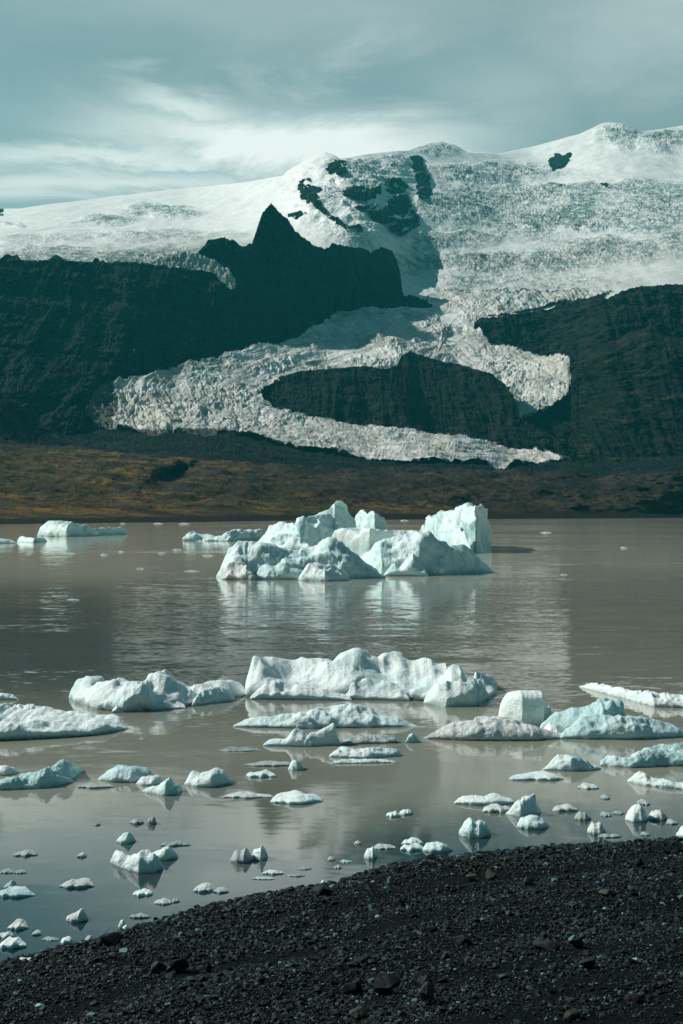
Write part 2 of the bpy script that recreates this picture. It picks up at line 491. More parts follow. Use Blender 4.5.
TONGUE = [(84, 410), (90, 397), (100, 386), (120, 378), (160, 371), (200, 361), (240, 350), (270, 344), (300, 335), (325, 322), (345, 309), (395, 306), (424, 306), (430, 292),
          (620, 292), (560, 306), (520, 314), (492, 318), (480, 321), (479, 328), (492, 345), (520, 352), (560, 358), (570, 361), (573, 385), (569, 396), (545, 411), (522, 422),
          (508, 426), (518, 416), (512, 408), (512, 400), (504, 400), (503, 394), (512, 391), (503, 389), (490, 380), (461, 372), (430, 365), (410, 359), (400, 361), (400, 366), (415, 374), (422, 381), (416, 385),
          (400, 383), (385, 375), (366, 373), (350, 374), (300, 377), (270, 386), (262, 390), (263, 400), (278, 409), (310, 417), (360, 425), (420, 432), (480, 440), (530, 450), (572, 460),
          (545, 463), (512, 464), (505, 470), (490, 468), (484, 462), (460, 463), (400, 463), (350, 457), (300, 450), (250, 438), (225, 433), (200, 438), (178, 432), (150, 440), (130, 432), (110, 432), (95, 422)]
def build_tongue():
    step = .6
    px = np.arange(70, 625, step)[None]; py = np.arange(286, 474, step)[:, None]
    px, py = np.broadcast_arrays(px, py); px = px.astype(float); py = py.astype(float)
    D = D_ice(px, py)
    X, Y, Z = ray(px, py, D)
    cr = .75 + .35*fbm(px/30, py/16, 7, 3)
    cr = cr - .5*np.exp(-((py-(352+.02*(px-300)))/7)**2)*(px > 230)*(px < 400)
    cr = cr*(1-.6*sstep(424, 438, py)*sstep(230, 330, px))
    cr = np.clip(cr, .22, 1)
    Z = Z + 5*fbm(X/110, Y/150, 5, 4)
    s = serac(X*2.1, Y*1.7)
    big = np.exp(-((px-150)/90)**2-((py-412)/22)**2)
    Z = Z + (cr+.6*big)*s*6.5*(D/3500)
    # rounded cross-profile of the tongue towards its margins is given by the bed; lower margin drops steeply
    jx = px + 4.5*fbm(px/8, py/6, 2.2, 5, gain=.7); jy = py + 3.6*fbm(px/8, py/6, 9.2, 5, gain=.7)
    ok = inpoly(jx, jy, TONGUE)
    nr, nc = px.shape
    # fields of broken blocks, curved crevasses and flow stripes
    fs, fo = flow_coords(px, py)
    wob = 6*fbm(px/25, py/12, 6.6, 3)
    trans = ridged((fs+wob)/7.5-(fo/38)**2, fo/26, 3.1, 3, .6)
    band = ridged(fo/7.5+.5*fbm(px/30, py/14, 1.6, 2), fs/120, 8.2, 3, .6)
    patch = sstep(-.25, .35, fbm(px/38, py/15, 3.9, 3))
    low_ = sstep(420, 434, py)*sstep(190, 280, px)
    Z = Z - (cr+.6*big)*s*6.5*(D/3500)*np.clip(.75*(1-patch)+.6*low_, 0, .8)
    Z = Z + (6.5*trans*patch*(1-.6*low_) + 4.0*band)*(D/3500) + 7*fbm(fs/45, fo/22, 8.8, 3)
    f1, f2 = worley(X/13+1.2*fbm(X/40, Y/60, 2, 2), Y/24, X*0+.5)
    g1, g2 = worley((X+3)/34, Y/50, X*0+2.5)
    blk = np.exp(-(f2-f1)*7)*(.4+.6*big) + .8*np.exp(-(g2-g1)*10)
    blk = blk*(.25+1.0*sstep(-.3, .4, fbm(px/18, py/9, 5.2, 3)))
    dirt_band = .8*sstep(.15, .75, band)*sstep(-.2, .3, fbm(px/60, py/25, 9.9, 2))
    Z = Z - blk*(3.0+7*big)*(1-.8*sstep(426, 438, py)*sstep(230, 320, px))
    rr = np.hypot((px-452)/1.0, (py-325)*1.9); aa = np.arctan2((py-325)*1.9, px-452)
    lobe = sstep(470, 510, px)*(py < 428)
    Z = Z + lobe*(5*ridged(rr/7+.5*perlin(px/20, py/10), aa*2.2, 4, 3)+2.5*perlin(aa*26, rr/30, 2))
    low = sstep(420, 434, py)*sstep(190, 280, px)
    flow = py-.10*(px-300)-.00035*(px-300)**2
    Z = Z + low*4.5*ridged(px/34, flow/2.6, 5, 4)
    cov = ok.astype(float)
    for _ in range(7):
        cov[1:-1] = (cov[:-2]+cov[1:-1]+cov[2:])/3; cov[:, 1:-1] = (cov[:, :-2]+cov[:, 1:-1]+cov[:, 2:])/3
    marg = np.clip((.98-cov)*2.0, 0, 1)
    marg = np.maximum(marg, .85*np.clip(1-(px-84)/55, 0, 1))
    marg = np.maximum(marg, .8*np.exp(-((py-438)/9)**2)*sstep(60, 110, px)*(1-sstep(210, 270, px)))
    fc = grid_faces(nr, nc, flip=True)
    f = fc[ok.ravel()[fc].all(1)]
    dirt_shade = .62 + .45*fbm(px/80, py/9, 4, 3) + .35*sstep(400, 450, py+6*fbm(px/20, py/8, 1)) + .3*big
    dirt_shade = dirt_shade + .25*sstep(480, 560, px)
    dirt_shade = dirt_shade + sstep(422, 436, py)*sstep(200, 300, px)*.8*fbm((px+2*py)/70, (py-.12*px)/2.2, 2, 4)
    dirt_shade = dirt_shade + .6*(1-sstep(95, 150, px)) + dirt_band - .2  # left end: grey ice plus the mountain's shade, painted into the colour
    co = np.stack([X, Y, Z], -1).reshape(-1, 3)
    build_and_keep('glacier_tongue', co, f, {'crev': cr.ravel()*.8, 'dirt_shade': np.clip(dirt_shade, 0, 1).ravel(), 'marg': marg.ravel()}, M_GL)

def build_glacier2():
    global make_mesh
    real = make_mesh
    keep = {}
    def compact2(co, faces, attrs):
        r = compact_real(co, faces, attrs); keep['a'] = r[2]; return r
    global compact
    compact_real = compact; compact = compact2
    def mm(name, co, faces, mat, attrs=None, smooth=True, parent=None):
        return real(name, co, faces, mat, keep.get('a') if name == 'glacier' else attrs, smooth, parent)
    make_mesh = mm
    try: _old()
    finally:
        make_mesh = real; compact = compact_real
build_glacier2()
build_tongue()

# ---- mountains in front of the upper glacier
def relief_sheet(name, mat, x0, x1, step, top, bot, nrows, Dk, amp, seed, back=((60, -30), (300, -300)), zj=2.0, lx=140., lz=90., smooth=False, power=1.0, attrs=None, steps=0.0, extra=None, zn=0.0):
    px, py = sheet(x0, x1, step, top, bot, nrows, power=power)
    D = Dk(px, py)
    X, Y, Z = ray(px, py, D)
    big = ridged(X/(lx*2.6)+.25*fbm(X/lx, Z/lz, seed), Z/(lz*7), seed, 3, .55)
    med = ridged((X)/(lx*.5)+.5*fbm(X/lx, Z/lz, seed+4), Z/(lz*1.6), seed+2, 4, .6)
    sml = fbm(X/22, Z/14, seed+6, 4, gain=.6)
    strata = steps*fbm(X/900, Z/28+.15*fbm(X/200, Z/200, seed), seed+9, 2)
    rel = .6*big + .3*med + .14*sml + strata
    fade = np.clip((py-top(px))/5, 0, 1)
    D = D - amp*rel
    if extra is not None: D = D + extra(px, py)
    X, Y, Z = ray(px, py, D)
    jag = zj*fbm(px/6, py*0+seed, 1.1, 4)*np.exp(-np.maximum(py-top(px), 0)/5)
    Z = Z + (jag + zj*.7*fbm(px/3, py/3, seed+3, 2))/F*D
    if zn: Z = Z + zn*(.6*ridged(X/75, Y/110, seed, 5, .6)+.5*fbm(X/24, Y/40, seed, 4))*sstep(2, 22, Z+2)
    nr, nc = px.shape
    X, Y, Z = add_back((X, Y, Z), nr, nc, back)
    nb = len(back)
    co = np.stack([X, Y, Z], -1).reshape(-1, 3)
    at = None
    if attrs:
        at = {}
        for k, v in attrs(px, py, X[nb:], Y[nb:], Z[nb:]).items():
            at[k] = np.vstack([v[:1]]*nb+[v]).ravel()
    return structure(make_mesh(name, co, grid_faces(nr+nb, nc, flip=True), mat, at, smooth))

m_top = lin([(-60, 262), (0, 259), (6, 254), (18, 256), (25, 261), (47, 260), (54, 255), (62, 257), (69, 262), (88, 262), (98, 258), (108, 264), (129, 262), (152, 264), (160, 259), (166, 266), (176, 267), (196, 262), (199, 250), (208, 241),
             (216, 239), (224, 237), (231, 239), (238, 244), (245, 247), (252, 243), (255, 234), (259, 222), (262, 213), (267, 208), (271, 203), (275, 207), (281, 214), (286, 218), (291, 224), (296, 231), (303, 237), (310, 243), (318, 247), (329, 249),
             (332, 242), (344, 246), (361, 247), (370, 252), (380, 248), (388, 248), (394, 254), (398, 264), (401, 276), (402, 290), (406, 303)])
D_mt = tps([(-60, 262, 3350), (0, 255, 3450), (0, 420, 2700), (100, 262, 3600), (100, 380, 3080), (100, 450, 2750), (200, 262, 3850), (200, 370, 3380), (210, 242, 3950), (271, 203, 4150), (250, 300, 3850),
            (300, 335, 4020), (340, 250, 4350), (340, 310, 4300), (400, 255, 4700), (402, 300, 4480), (300, 450, 3200), (400, 450, 3400)])
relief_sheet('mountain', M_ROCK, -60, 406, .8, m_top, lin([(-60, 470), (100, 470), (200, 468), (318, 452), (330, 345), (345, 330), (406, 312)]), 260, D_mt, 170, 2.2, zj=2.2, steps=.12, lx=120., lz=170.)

# grey scree apron at the foot, between mountain and tongue
relief_sheet('scree_slope', M_CLIFF, 318, 432, .8, lin([(318, 322), (330, 309), (345, 297), (365, 290), (385, 296), (400, 293), (415, 301), (432, 304)]),
             lin([(318, 330), (345, 322), (432, 318)]), 30, lambda x, y: 4230+(x-318)*1.2+(318-y)*4, 12, 5.5, zj=1.0, back=((30, -10),))

# nunatak inside the tongue
n_top = lin([(255, 398), (263, 388), (280, 377), (300, 371), (330, 369), (350, 367), (366, 366), (385, 369), (398, 365), (401, 356), (410, 351), (430, 358), (462, 365), (492, 374), (505, 384), (514, 398), (520, 418), (560, 440), (590, 455)])
D_nu = tps([(255, 398, 3150), (263, 400, 3130), (330, 370, 3330), (400, 355, 3560), (460, 366, 3520), (510, 395, 3300), (300, 430, 2900), (400, 440, 2980), (480, 440, 3020), (580, 460, 2950), (560, 440, 3060)])
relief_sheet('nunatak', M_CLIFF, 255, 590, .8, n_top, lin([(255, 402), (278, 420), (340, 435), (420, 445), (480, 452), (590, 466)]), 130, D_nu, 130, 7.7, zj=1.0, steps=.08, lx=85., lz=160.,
             extra=lambda x, y: 60*np.tanh((x-(395+.9*(y-400)))/14)*sstep(385, 400, x)*0 - 110*np.exp(-((x-375-(y-370)*.6)/22)**2))

# right-hand cliffs
r_top = lin([(474, 322), (480, 318), (500, 316), (520, 313), (550, 309), (560, 304), (580, 299), (600, 295), (608, 298), (622, 291), (640, 286), (683, 284), (740, 280)])
D_rt = tps([(474, 330, 4180), (520, 314, 4120), (520, 350, 4050), (575, 300, 3950), (575, 370, 3720), (560, 400, 3620), (540, 420, 3500), (620, 292, 3700), (683, 285, 3600), (740, 285, 3500), (600, 345, 3520), (575, 460, 3080), (683, 370, 3350), (683, 460, 2950), (740, 460, 2850), (500, 440, 3450), (474, 440, 3500)])
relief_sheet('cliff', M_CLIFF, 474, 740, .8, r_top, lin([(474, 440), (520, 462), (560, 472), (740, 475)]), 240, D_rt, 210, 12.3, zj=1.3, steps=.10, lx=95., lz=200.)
# nearer buttress with a grassy top on the right
b_top = lin([(571, 372), (577, 366), (578, 352), (600, 345), (620, 338), (632, 330), (650, 328), (664, 337), (683, 337), (740, 332)])
D_bt = tps([(571, 372, 3420), (578, 352, 3400), (640, 335, 3200), (683, 338, 3100), (740, 335, 3050), (575, 460, 2900), (683, 460, 2780), (740, 460, 2700)])
M_BUT = rock_material('mossy_basalt', (.003, .005, .006), (.015, .017, .016), veg=(.12, .085, .03), moss=.5, scale=.03)
relief_sheet('cliff', M_BUT, 571, 740, .8, b_top, lin([(571, 470), (740, 475)]), 200, D_bt, 150, 21.3, zj=1.0, steps=.08, lx=80., lz=200.,
             extra=lambda x, y: 140*np.clip(1-(y-b_top(x))/12, 0, 1))

# hanging ice lobe that spills over the edge
def small_ice(name, poly, D0, dx, dy, dirt_shade, seed):
    P = np.array(poly); x0, y0 = P.min(0)-2; x1, y1 = P.max(0)+2
    px, py = np.meshgrid(np.arange(x0, x1, .6), np.arange(y0, y1, .6))
    D = D0 + dx*(px-x0) + dy*(py-y0)
    X, Y, Z = ray(px, py, D)
    Z = Z + 5*serac(X*1.3, Y*1.3, seed)
    ok = inpoly(px+1.5*fbm(px/5, py/5, seed, 3), py+1.5*fbm(px/5, py/5, seed+5, 3), poly)
    fc = grid_faces(*px.shape, flip=True); f = fc[ok.ravel()[fc].all(1)]
    co = np.stack([X, Y, Z], -1).reshape(-1, 3)
    build_and_keep(name, co, f, {'crev': np.full(px.size, .8), 'dirt_shade': np.full(px.size, dirt_shade)}, M_GL)
small_ice('hanging_glacier', [(150, 266), (160, 258), (176, 254), (190, 252), (202, 255), (215, 261), (229, 270), (236, 281), (236, 288), (231, 291), (223, 284), (212, 273), (200, 272), (178, 268)], 3560, .6, -2.0, .75, 3)

# ---- moraine and hills along the far shore
def hill_attrs(px, py, X, Y, Z):
    n = fbm(px/60, py/10, 3, 4)
    left = 1-sstep(150, 330, px)
    g = np.clip(.25 + .55*left + .5*n, 0, 1)*sstep(446, 456, py+4*n)
    g = np.maximum(g, .85*np.exp(-((py-513)/7)**2)*(.55+.45*left)*(1+n))
    g = np.maximum(g, .95*np.exp(-((py-(shore_y(px)-11))/4)**2)*(1-sstep(420, 520, px)))
    g = g*(1-.75*sstep(430, 560, px)*(1-np.exp(-((py-507)/6)**2)))
    dark = np.exp(-(((px-170)/28)**2+((py-480-(170-px)*.28)/9)**2)**2)
    shore = sstep(shore_y(px)-7.0+1.0*n, shore_y(px)-4.5+1.0*n, py)
    return {'grass': np.clip(g*(1-.9*dark), 0, 1), 'shore': np.clip(shore, 0, 1)}
shore_y = lin([(-60, 525.5), (0, 524.5), (60, 523.5), (130, 522.8), (200, 522), (300, 520.5), (480, 519), (683, 518), (740, 517.8)])
h_top = lin([(-60, 440), (0, 441), (20, 446), (60, 449), (100, 452), (130, 455), (150, 457), (165, 459), (190, 458), (200, 461), (260, 466), (330, 470), (420, 470), (480, 472), (560, 474), (600, 480), (612, 476), (640, 474), (683, 473), (740, 472)])
def D_hill(px, py):
    s = shore_y(px); d0 = 1600*H/(s-HY)
    t = np.clip((s-py)/(s-h_top(px)), 0, 1)
    D = d0 + 60*np.clip((s-py)/5, 0, 1) + (2050-d0)*t**1.15
    return D
def hill_extra(px, py):
    r = 60*fbm(px/70, py/16, 4, 4)
    m = sstep(0, 12, shore_y(px)-py)
    notch = 330*np.exp(-(((px-176)/22)**2+((py-480-(170-px)*.28)/9)**2))
    return m*(r + notch)
relief_sheet('hills', M_HILL, -60, 740, .8, h_top, lambda x: shore_y(x)+.0, 170, D_hill, 0, 33., zj=.35, back=((60, -5), (500, -60)), smooth=True, attrs=hill_attrs, extra=hill_extra, zn=9.0)

# dark moraine band behind the hills, below the ice
k_top = lin([(-60, 398), (0, 400), (12, 402), (30, 412), (45, 428), (60, 436), (85, 436), (100, 430), (130, 432), (150, 438), (180, 433), (205, 438), (225, 434), (250, 440), (300, 452), (350, 459), (400, 465), (460, 464), (480, 466), (500, 471), (520, 468), (560, 462), (600, 465), (640, 458), (740, 456)])
D_k = tps([(-60, 400, 2350), (0, 400, 2400), (60, 436, 2430), (200, 435, 2500), (400, 464, 2480), (560, 464, 2600), (740, 458, 2500), (0, 455, 2080), (200, 465, 2100), (400, 476, 2130), (740, 480, 2100)])
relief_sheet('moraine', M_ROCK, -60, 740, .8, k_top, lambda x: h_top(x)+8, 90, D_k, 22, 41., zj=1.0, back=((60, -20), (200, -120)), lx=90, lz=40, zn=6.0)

# ------------------------------------------------------------------ lake
SHORE = [(-260, 1050), (-120, 1000), (0, 966), (50, 952), (100, 942), (130, 931), (200, 910), (260, 897), (330, 886), (390, 868), (430, 862), (480, 856), (560, 847), (620, 844), (683, 839), (800, 828), (1000, 812)]
sx = []; sy = []
for x, y in SHORE:
    d = F*H/(y-HY); sx.append((x-CX)/F*d); sy.append(d)
o_ = np.argsort(sx); sx = np.array(sx)[o_]; sy = np.array(sy)[o_]
def Ys(X): return np.interp(X, sx, sy)

def build_lake():
    Yr = np.concatenate([np.arange(7, 60, .22), np.geomspace(60, 2600, 240)])
    az = np.linspace(-.42, .42, 220)
    Y = np.broadcast_to(Yr[:, None], (len(Yr), len(az)))
    X = np.tan(az)[None]*(Y+6)
    d = Y - Ys(X)
    px = CX + X/Y*F; py = HY + F*H/Y
    deep = 1-sstep(-.2, 5.0+1.2*fbm(X/2, Y/2, 3, 3), d)
    deep = np.maximum(deep, sstep(-.5, -3.0, -(-X) if False else X)*(1-sstep(2, 9, d)))
    deep = np.maximum(deep, (1-sstep(-2.6, 1.6, X))*(1-sstep(2, 11, d)))
    deep = np.maximum(deep, .62*sstep(24, 36, Y)*(1-sstep(55, 95, Y+10*fbm(X/9, Y/14, 5, 3)))*(1-sstep(-.06, .12, X/Y+.04*fbm(X/6, Y/20, 9, 3))))  # left mid-lake: dark mountain reflection painted into the water colour
    n = fbm(X/(4+Y*.05), Y/(3+Y*.10), 2.5, 4)
    # calm water near the shore, wind-ruffled further out, with slick streaks
    rp = .04 + .36*sstep(21, 34, Y+3*n)*(1-.35*sstep(-3, 6, X)) - .42*sstep(75, 130, Y)
    streak = fbm(X/70, np.log(Y)*9+.012*X*60/Y, 7.7, 4)
    rp = rp*(1+.9*streak)
    rp = np.where(Y > 60, rp+(.10+.45*sstep(.10, .34, streak)-rp)*sstep(60, 90, Y), rp)
    rp = rp*(1-.35*sstep(-4, 14, X*40/np.maximum(Y, 1))*sstep(30, 60, Y))
    Z = np.zeros_like(X)
    co = np.stack([X, Y, Z], -1).reshape(-1, 3)
    structure(make_mesh('lake', co, grid_faces(*X.shape), M_WATER, {'shallow_reflect': np.clip(deep, 0, 1).ravel(), 'silt': sstep(42, 130, Y+12*fbm(X/12, Y/30, 1, 3)).ravel(), 'ripple': np.clip(rp, .02, 1).ravel()}))
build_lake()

# ------------------------------------------------------------------ beach
def beach_z(X, Y):
    s = Ys(X) - Y
    z = .075*s + .012*np.tanh(s*2)
    z = z + (.035*fbm(X/1.6, Y/.9, 1.5, 3) + .02*np.sin(s*2.1+.6*X))*sstep(0, 1.0, s)
    return np.where(s < 0, .12*s, z)
def build_beach():
    xs = np.linspace(-14, 14, 500); ys = np.concatenate([np.linspace(-6, 6, 60), np.linspace(6.05, 24, 420)])
    X, Y = np.meshgrid(xs, ys)
    Z = beach_z(X, Y) + .006*fbm(X*6, Y*6, 1, 3)
    co = np.stack([X, Y, Z], -1).reshape(-1, 3)
    structure(make_mesh('gravel_beach', co, grid_faces(*X.shape), M_SAND))
    # lake bed and land sheet under everything, out to the horizon
    co = np.array([[-6000, -300, -2.6], [6000, -300, -2.6], [6000, 9900, -2.6], [-6000, 9900, -2.6]], float)
    structure(make_mesh('ground', co, np.array([[0, 1, 2, 3]]), M_SAND))
build_beach()

def ground_hit(px, py):
    D = F*H/(py-HY)
    for _ in range(12):
        z = float(beach_z(np.array([(px-CX)/F*D]), np.array([D]))[0])
        D = (H-z)*F/(py-HY)
    return (px-CX)/F*D, D, z

# rock shapes (convex, angular)
import bmesh
def rock_shape(seed, n=16, flat=.65, sub=False):
    r = np.random.default_rng(seed)
    bm = bmesh.new()
    for _ in range(n):
        v = r.normal(size=3); v /= np.linalg.norm(v)
        v = v*(.75+.25*r.random())*np.array([1, .8, flat])
        bm.verts.new(v)
    res = bmesh.ops.convex_hull(bm, input=bm.verts)
    for v in [v for v in bm.verts if not v.link_faces]: bm.verts.remove(v)
    bmesh.ops.triangulate(bm, faces=bm.faces)
    if sub:
        bmesh.ops.bevel(bm, geom=list(bm.edges), offset=.05, segments=1, affect='EDGES')
        bmesh.ops.triangulate(bm, faces=bm.faces)
        bmesh.ops.subdivide_edges(bm, edges=list(bm.edges), cuts=2, use_grid_fill=True)
        bmesh.ops.triangulate(bm, faces=bm.faces)
    bm.verts.index_update()
    co = np.array([v.co[:] for v in bm.verts]); f = np.array([[v.index for v in q.verts] for q in bm.faces])
    bm.free()
    if sub:
        d = fbm(co[:, 0]*2.5+seed, co[:, 1]*2.5, co[:, 2]*2.5, 4)
        co = co*(1+.07*d)[:, None]
    return co, f

TINTS = np.array([[.030, .032, .034], [.045, .047, .048], [.065, .066, .064], [.022, .024, .027], [.09, .09, .085], [.075, .060, .050], [.14, .115, .085], [.17, .17, .155]])
TINTS = TINTS*np.array([.46, .74, .78])
TW = np.array([.26, .24, .16, .16, .08, .06, .025, .015]); TW /= TW.sum()

def scatter_pebbles(N=135000):
    r = np.random.default_rng(5)
    shapes = [rock_shape(100+i, 12, .6) for i in range(14)]
    # stone positions: uniform over the visible fan
    Y = 6.5 + (19.5-6.5)*r.random(N*2)**.9
    X = (r.random(N*2)-.5)*2*(Y*.235+.25)
    s = Ys(X)-Y
    zone = fbm(X/2.6, s/.7, 4.2, 3)       # coarse and fine bands run along the shore
    keep = (s > -.12-.1*r.random(N*2)) & (r.random(N*2) < .95+1.2*zone+.5*np.exp(-(s/.5)**2))
    X = X[keep][:N]; Y = Y[keep][:N]; s = s[keep][:N]; zone = zone[keep][:N]
    n = len(X)
    size = np.exp(r.normal(math.log(.0088), .52, n))*(1+.9*np.clip(zone, -.4, .8))*(1+1.1*np.exp(-(s/.35)**2))
    size = np.clip(size, .004, .055)
    Z = beach_z(X, Y) + size*.25
    sid = r.integers(0, len(shapes), n)
    tid = r.choice(len(TINTS), n, p=TW)
    tint = TINTS[tid]*(0.2+1.0*r.random(n)**2+3.6*(r.random(n) < .17)*r.random(n))[:, None]*np.array([.85, 1.0, 1.0])
    ang = r.random(n)*2*np.pi; tilt = r.normal(0, .35, n)
    cos, sin = np.cos(ang), np.sin(ang); ct, st = np.cos(tilt), np.sin(tilt)
    CO = []; FC = []; TI = []; off = 0
    for k, (c, f) in enumerate(shapes):
        idx = np.where(sid == k)[0]
        if not len(idx): continue
        c3 = c[None]*size[idx, None, None]
        x = c3[..., 0]; y = c3[..., 1]; z = c3[..., 2]
        y, z = y*ct[idx, None]-z*st[idx, None], y*st[idx, None]+z*ct[idx, None]
        x, y = x*cos[idx, None]-y*sin[idx, None], x*sin[idx, None]+y*cos[idx, None]
        p = np.stack([x+X[idx, None], y+Y[idx, None], z+Z[idx, None]], -1)
        nv = c.shape[0]
        CO.append(p.reshape(-1, 3)); TI.append(np.repeat(tint[idx], nv, 0))
        FC.append((f[None]+(np.arange(len(idx))*nv)[:, None, None]+off).reshape(-1, 3))
        off += nv*len(idx)
    o = make_mesh('gravel', np.concatenate(CO), np.concatenate(FC), M_STONE, {'tint': np.concatenate(TI)}, smooth=False)
    o['kind'] = 'stuff'; o['label'] = 'black and grey pebbles covering the beach'; o['category'] = 'gravel'
scatter_pebbles()

def stone(px, py, wpx, hpx, tint, label, seed, name='stone', group=None, deep=.8, rot=None, wet=False):
    """px,py = bottom centre of the stone in the view direction it lies in"""
    X, Y, Z = ground_hit(px, py)
    if Y > Ys(np.array([X]))[0]:
        Y = F*H/(py-HY); X = (px-CX)/F*Y; Z = -.01
    k = Y/F
    c, f = rock_shape(seed, 18, 1.0, sub=True)
    a = (seed*1.7) % 6.28 if rot is None else rot
    x = c[:, 0]*math.cos(a)-c[:, 1]*math.sin(a); y = c[:, 0]*math.sin(a)+c[:, 1]*math.cos(a)
    c = np.stack([x/np.abs(x).max()*wpx*k/2, y/np.abs(y).max()*wpx*k/2*deep, (c[:, 2]-c[:, 2].min())/np.ptp(c[:, 2])*hpx*k*1.25 - hpx*k*.22], 1)
    o = make_mesh(name, c, f, M_STONE, {'tint': np.tile(np.array(tint), (len(c), 1))}, smooth=False)
    o.location = (X, Y+wpx*k*.35, Z)
    tag(o, label, 'stone', group)
    return o
DK = (.012, .017, .019); MD = (.026, .032, .033); BR = (.025, .027, .026); TN = (.060, .052, .040)
STONES = [
    (110, 948, 25, 20, DK, 'black boulder standing half in the water at the left shoreline', 'boulder'),
    (178, 975, 26, 17, MD, 'leaning grey rock on the left part of the beach, beside a lower slab', 'rock'),
    (158, 974, 20, 13, (.06, .055, .045), 'brownish grey rock left of the leaning rock on the beach', 'rock'),
    (208, 973, 14, 10, BR, 'small reddish brown rock right of the leaning rock', 'rock'),
    (386, 996, 34, 21, DK, 'broad black rock near the bottom edge, left neighbour of the tallest rock', 'rock'),
    (428, 1006, 38, 24, (.045, .046, .045), 'tallest dark grey rock near the bottom edge of the beach', 'boulder'),
    (424, 984, 20, 13, MD, 'grey rock just behind the tallest dark rock', 'rock'),
    (353, 997, 26, 15, DK, 'black rock at the left end of the bottom row of rocks', 'rock'),
    (360, 1020, 26, 12, (.085, .075, .062), 'brown flat rock below the row of dark rocks', 'rock'),
    (547, 951, 34, 9, TN, 'long flat tan slab on the gravel', 'slab'),
    (578, 949, 18, 12, BR, 'dull red brown rock at the right end of the tan slab', 'rock'),
    (462, 946, 24, 9, (.045, .036, .034), 'dark reddish low rock in the black gravel band', 'rock'),
    (588, 970, 22, 11, MD, 'grey rock below the red brown rock', 'rock'),
    (636, 1004, 22, 10, BR, 'brown rock near the bottom right corner', 'rock'),
    (574, 1020, 22, 10, (.12, .09, .06), 'light brown rock on the bottom edge right of the middle', 'rock'),
    (324, 897, 26, 13, MD, 'low grey rock on the shore edge by the water', 'rock'),
    (390, 884, 7, 8, (.5, .5, .48), 'single white pebble on the shore edge', 'pebble'),
    (506, 863, 6, 7, (.30, .17, .10), 'rusty orange pebble on the upper beach', 'pebble'),
    (529, 886, 12, 10, (.12, .095, .07), 'tan brown stone on the upper beach', 'stone'),
    (472, 882, 14, 8, (.16, .12, .08), 'sandy tan stone among dark stones of the upper beach', 'stone'),
    (431, 862, 13, 8, DK, 'black stone sitting in the water just off the shore', 'stone'),
    (400, 908, 16, 9, (.08, .055, .05), 'purplish brown stone on the beach left of the middle', 'stone'),
    (492, 880, 14, 11, (.085, .07, .06), 'round brown stone left of the tan brown stone', 'stone'),
    (608, 897, 26, 7, (.12, .11, .09), 'thin pale grey slab on the right of the beach', 'slab'),
    (640, 868, 12, 10, DK, 'black upright stone on the right of the upper beach', 'stone'),
    (258, 981, 12, 7, (.14, .14, .13), 'pale grey stone on the lower left beach', 'stone'),
]
for i, (px, py, w, h, tn, lb, nm) in enumerate(STONES):
    stone(px, py, w*.88, h*.88, tuple(min(q*.55*(.85, 1.08, 1.1)[j_], .09) if q < .2 else q*.6 for j_, q in enumerate(tn)), lb, 500+i, nm)
r = np.random.default_rng(9)
SETS = [(tuple(TINTS[0]), 'black angular stone lying loose on the dark gravel', 'black stones loose on the beach'),
        (tuple(TINTS[2]), 'mid grey angular stone lying loose on the dark gravel', 'grey stones loose on the beach'),
        (tuple(TINTS[5]), 'brown angular stone lying loose on the dark gravel', 'brown stones loose on the beach')]
base_stones = {}
cnt = 0
shy = lin(SHORE)
while cnt < 190:
    px = r.random()*683; py = 840 + r.random()**.8*184
    e = py - float(shy(px))
    if e < -2: continue
    if e > 18 and r.random() < .35: continue
    X, Y, Z = ground_hit(px, py)
    q = r.choice(3, p=[.5, .36, .14])
    s = float(np.clip(np.exp(r.normal(math.log(.026), .28)), .018, .06))
    var = int(r.integers(0, 6)); key = (q, var)
    if key not in base_stones:
        c, f = rock_shape(900+q*10+var, 16, .7, sub=True)
        o = make_mesh('stone', c, f, M_STONE, {'tint': np.tile(np.array(SETS[q][0]), (len(c), 1))}, smooth=False)
        base_stones[key] = o
    else:
        o = base_stones[key].copy(); COL.objects.link(o)
    o.location = (X, Y, Z+s*.25); o.scale = (s, s*(.8+.4*r.random()), s*(.75+.4*r.random())); o.rotation_euler = (r.normal(0, .2), r.normal(0, .2), r.random()*6.28)
    tag(o, SETS[q][1], 'stone', SETS[q][2]); cnt += 1

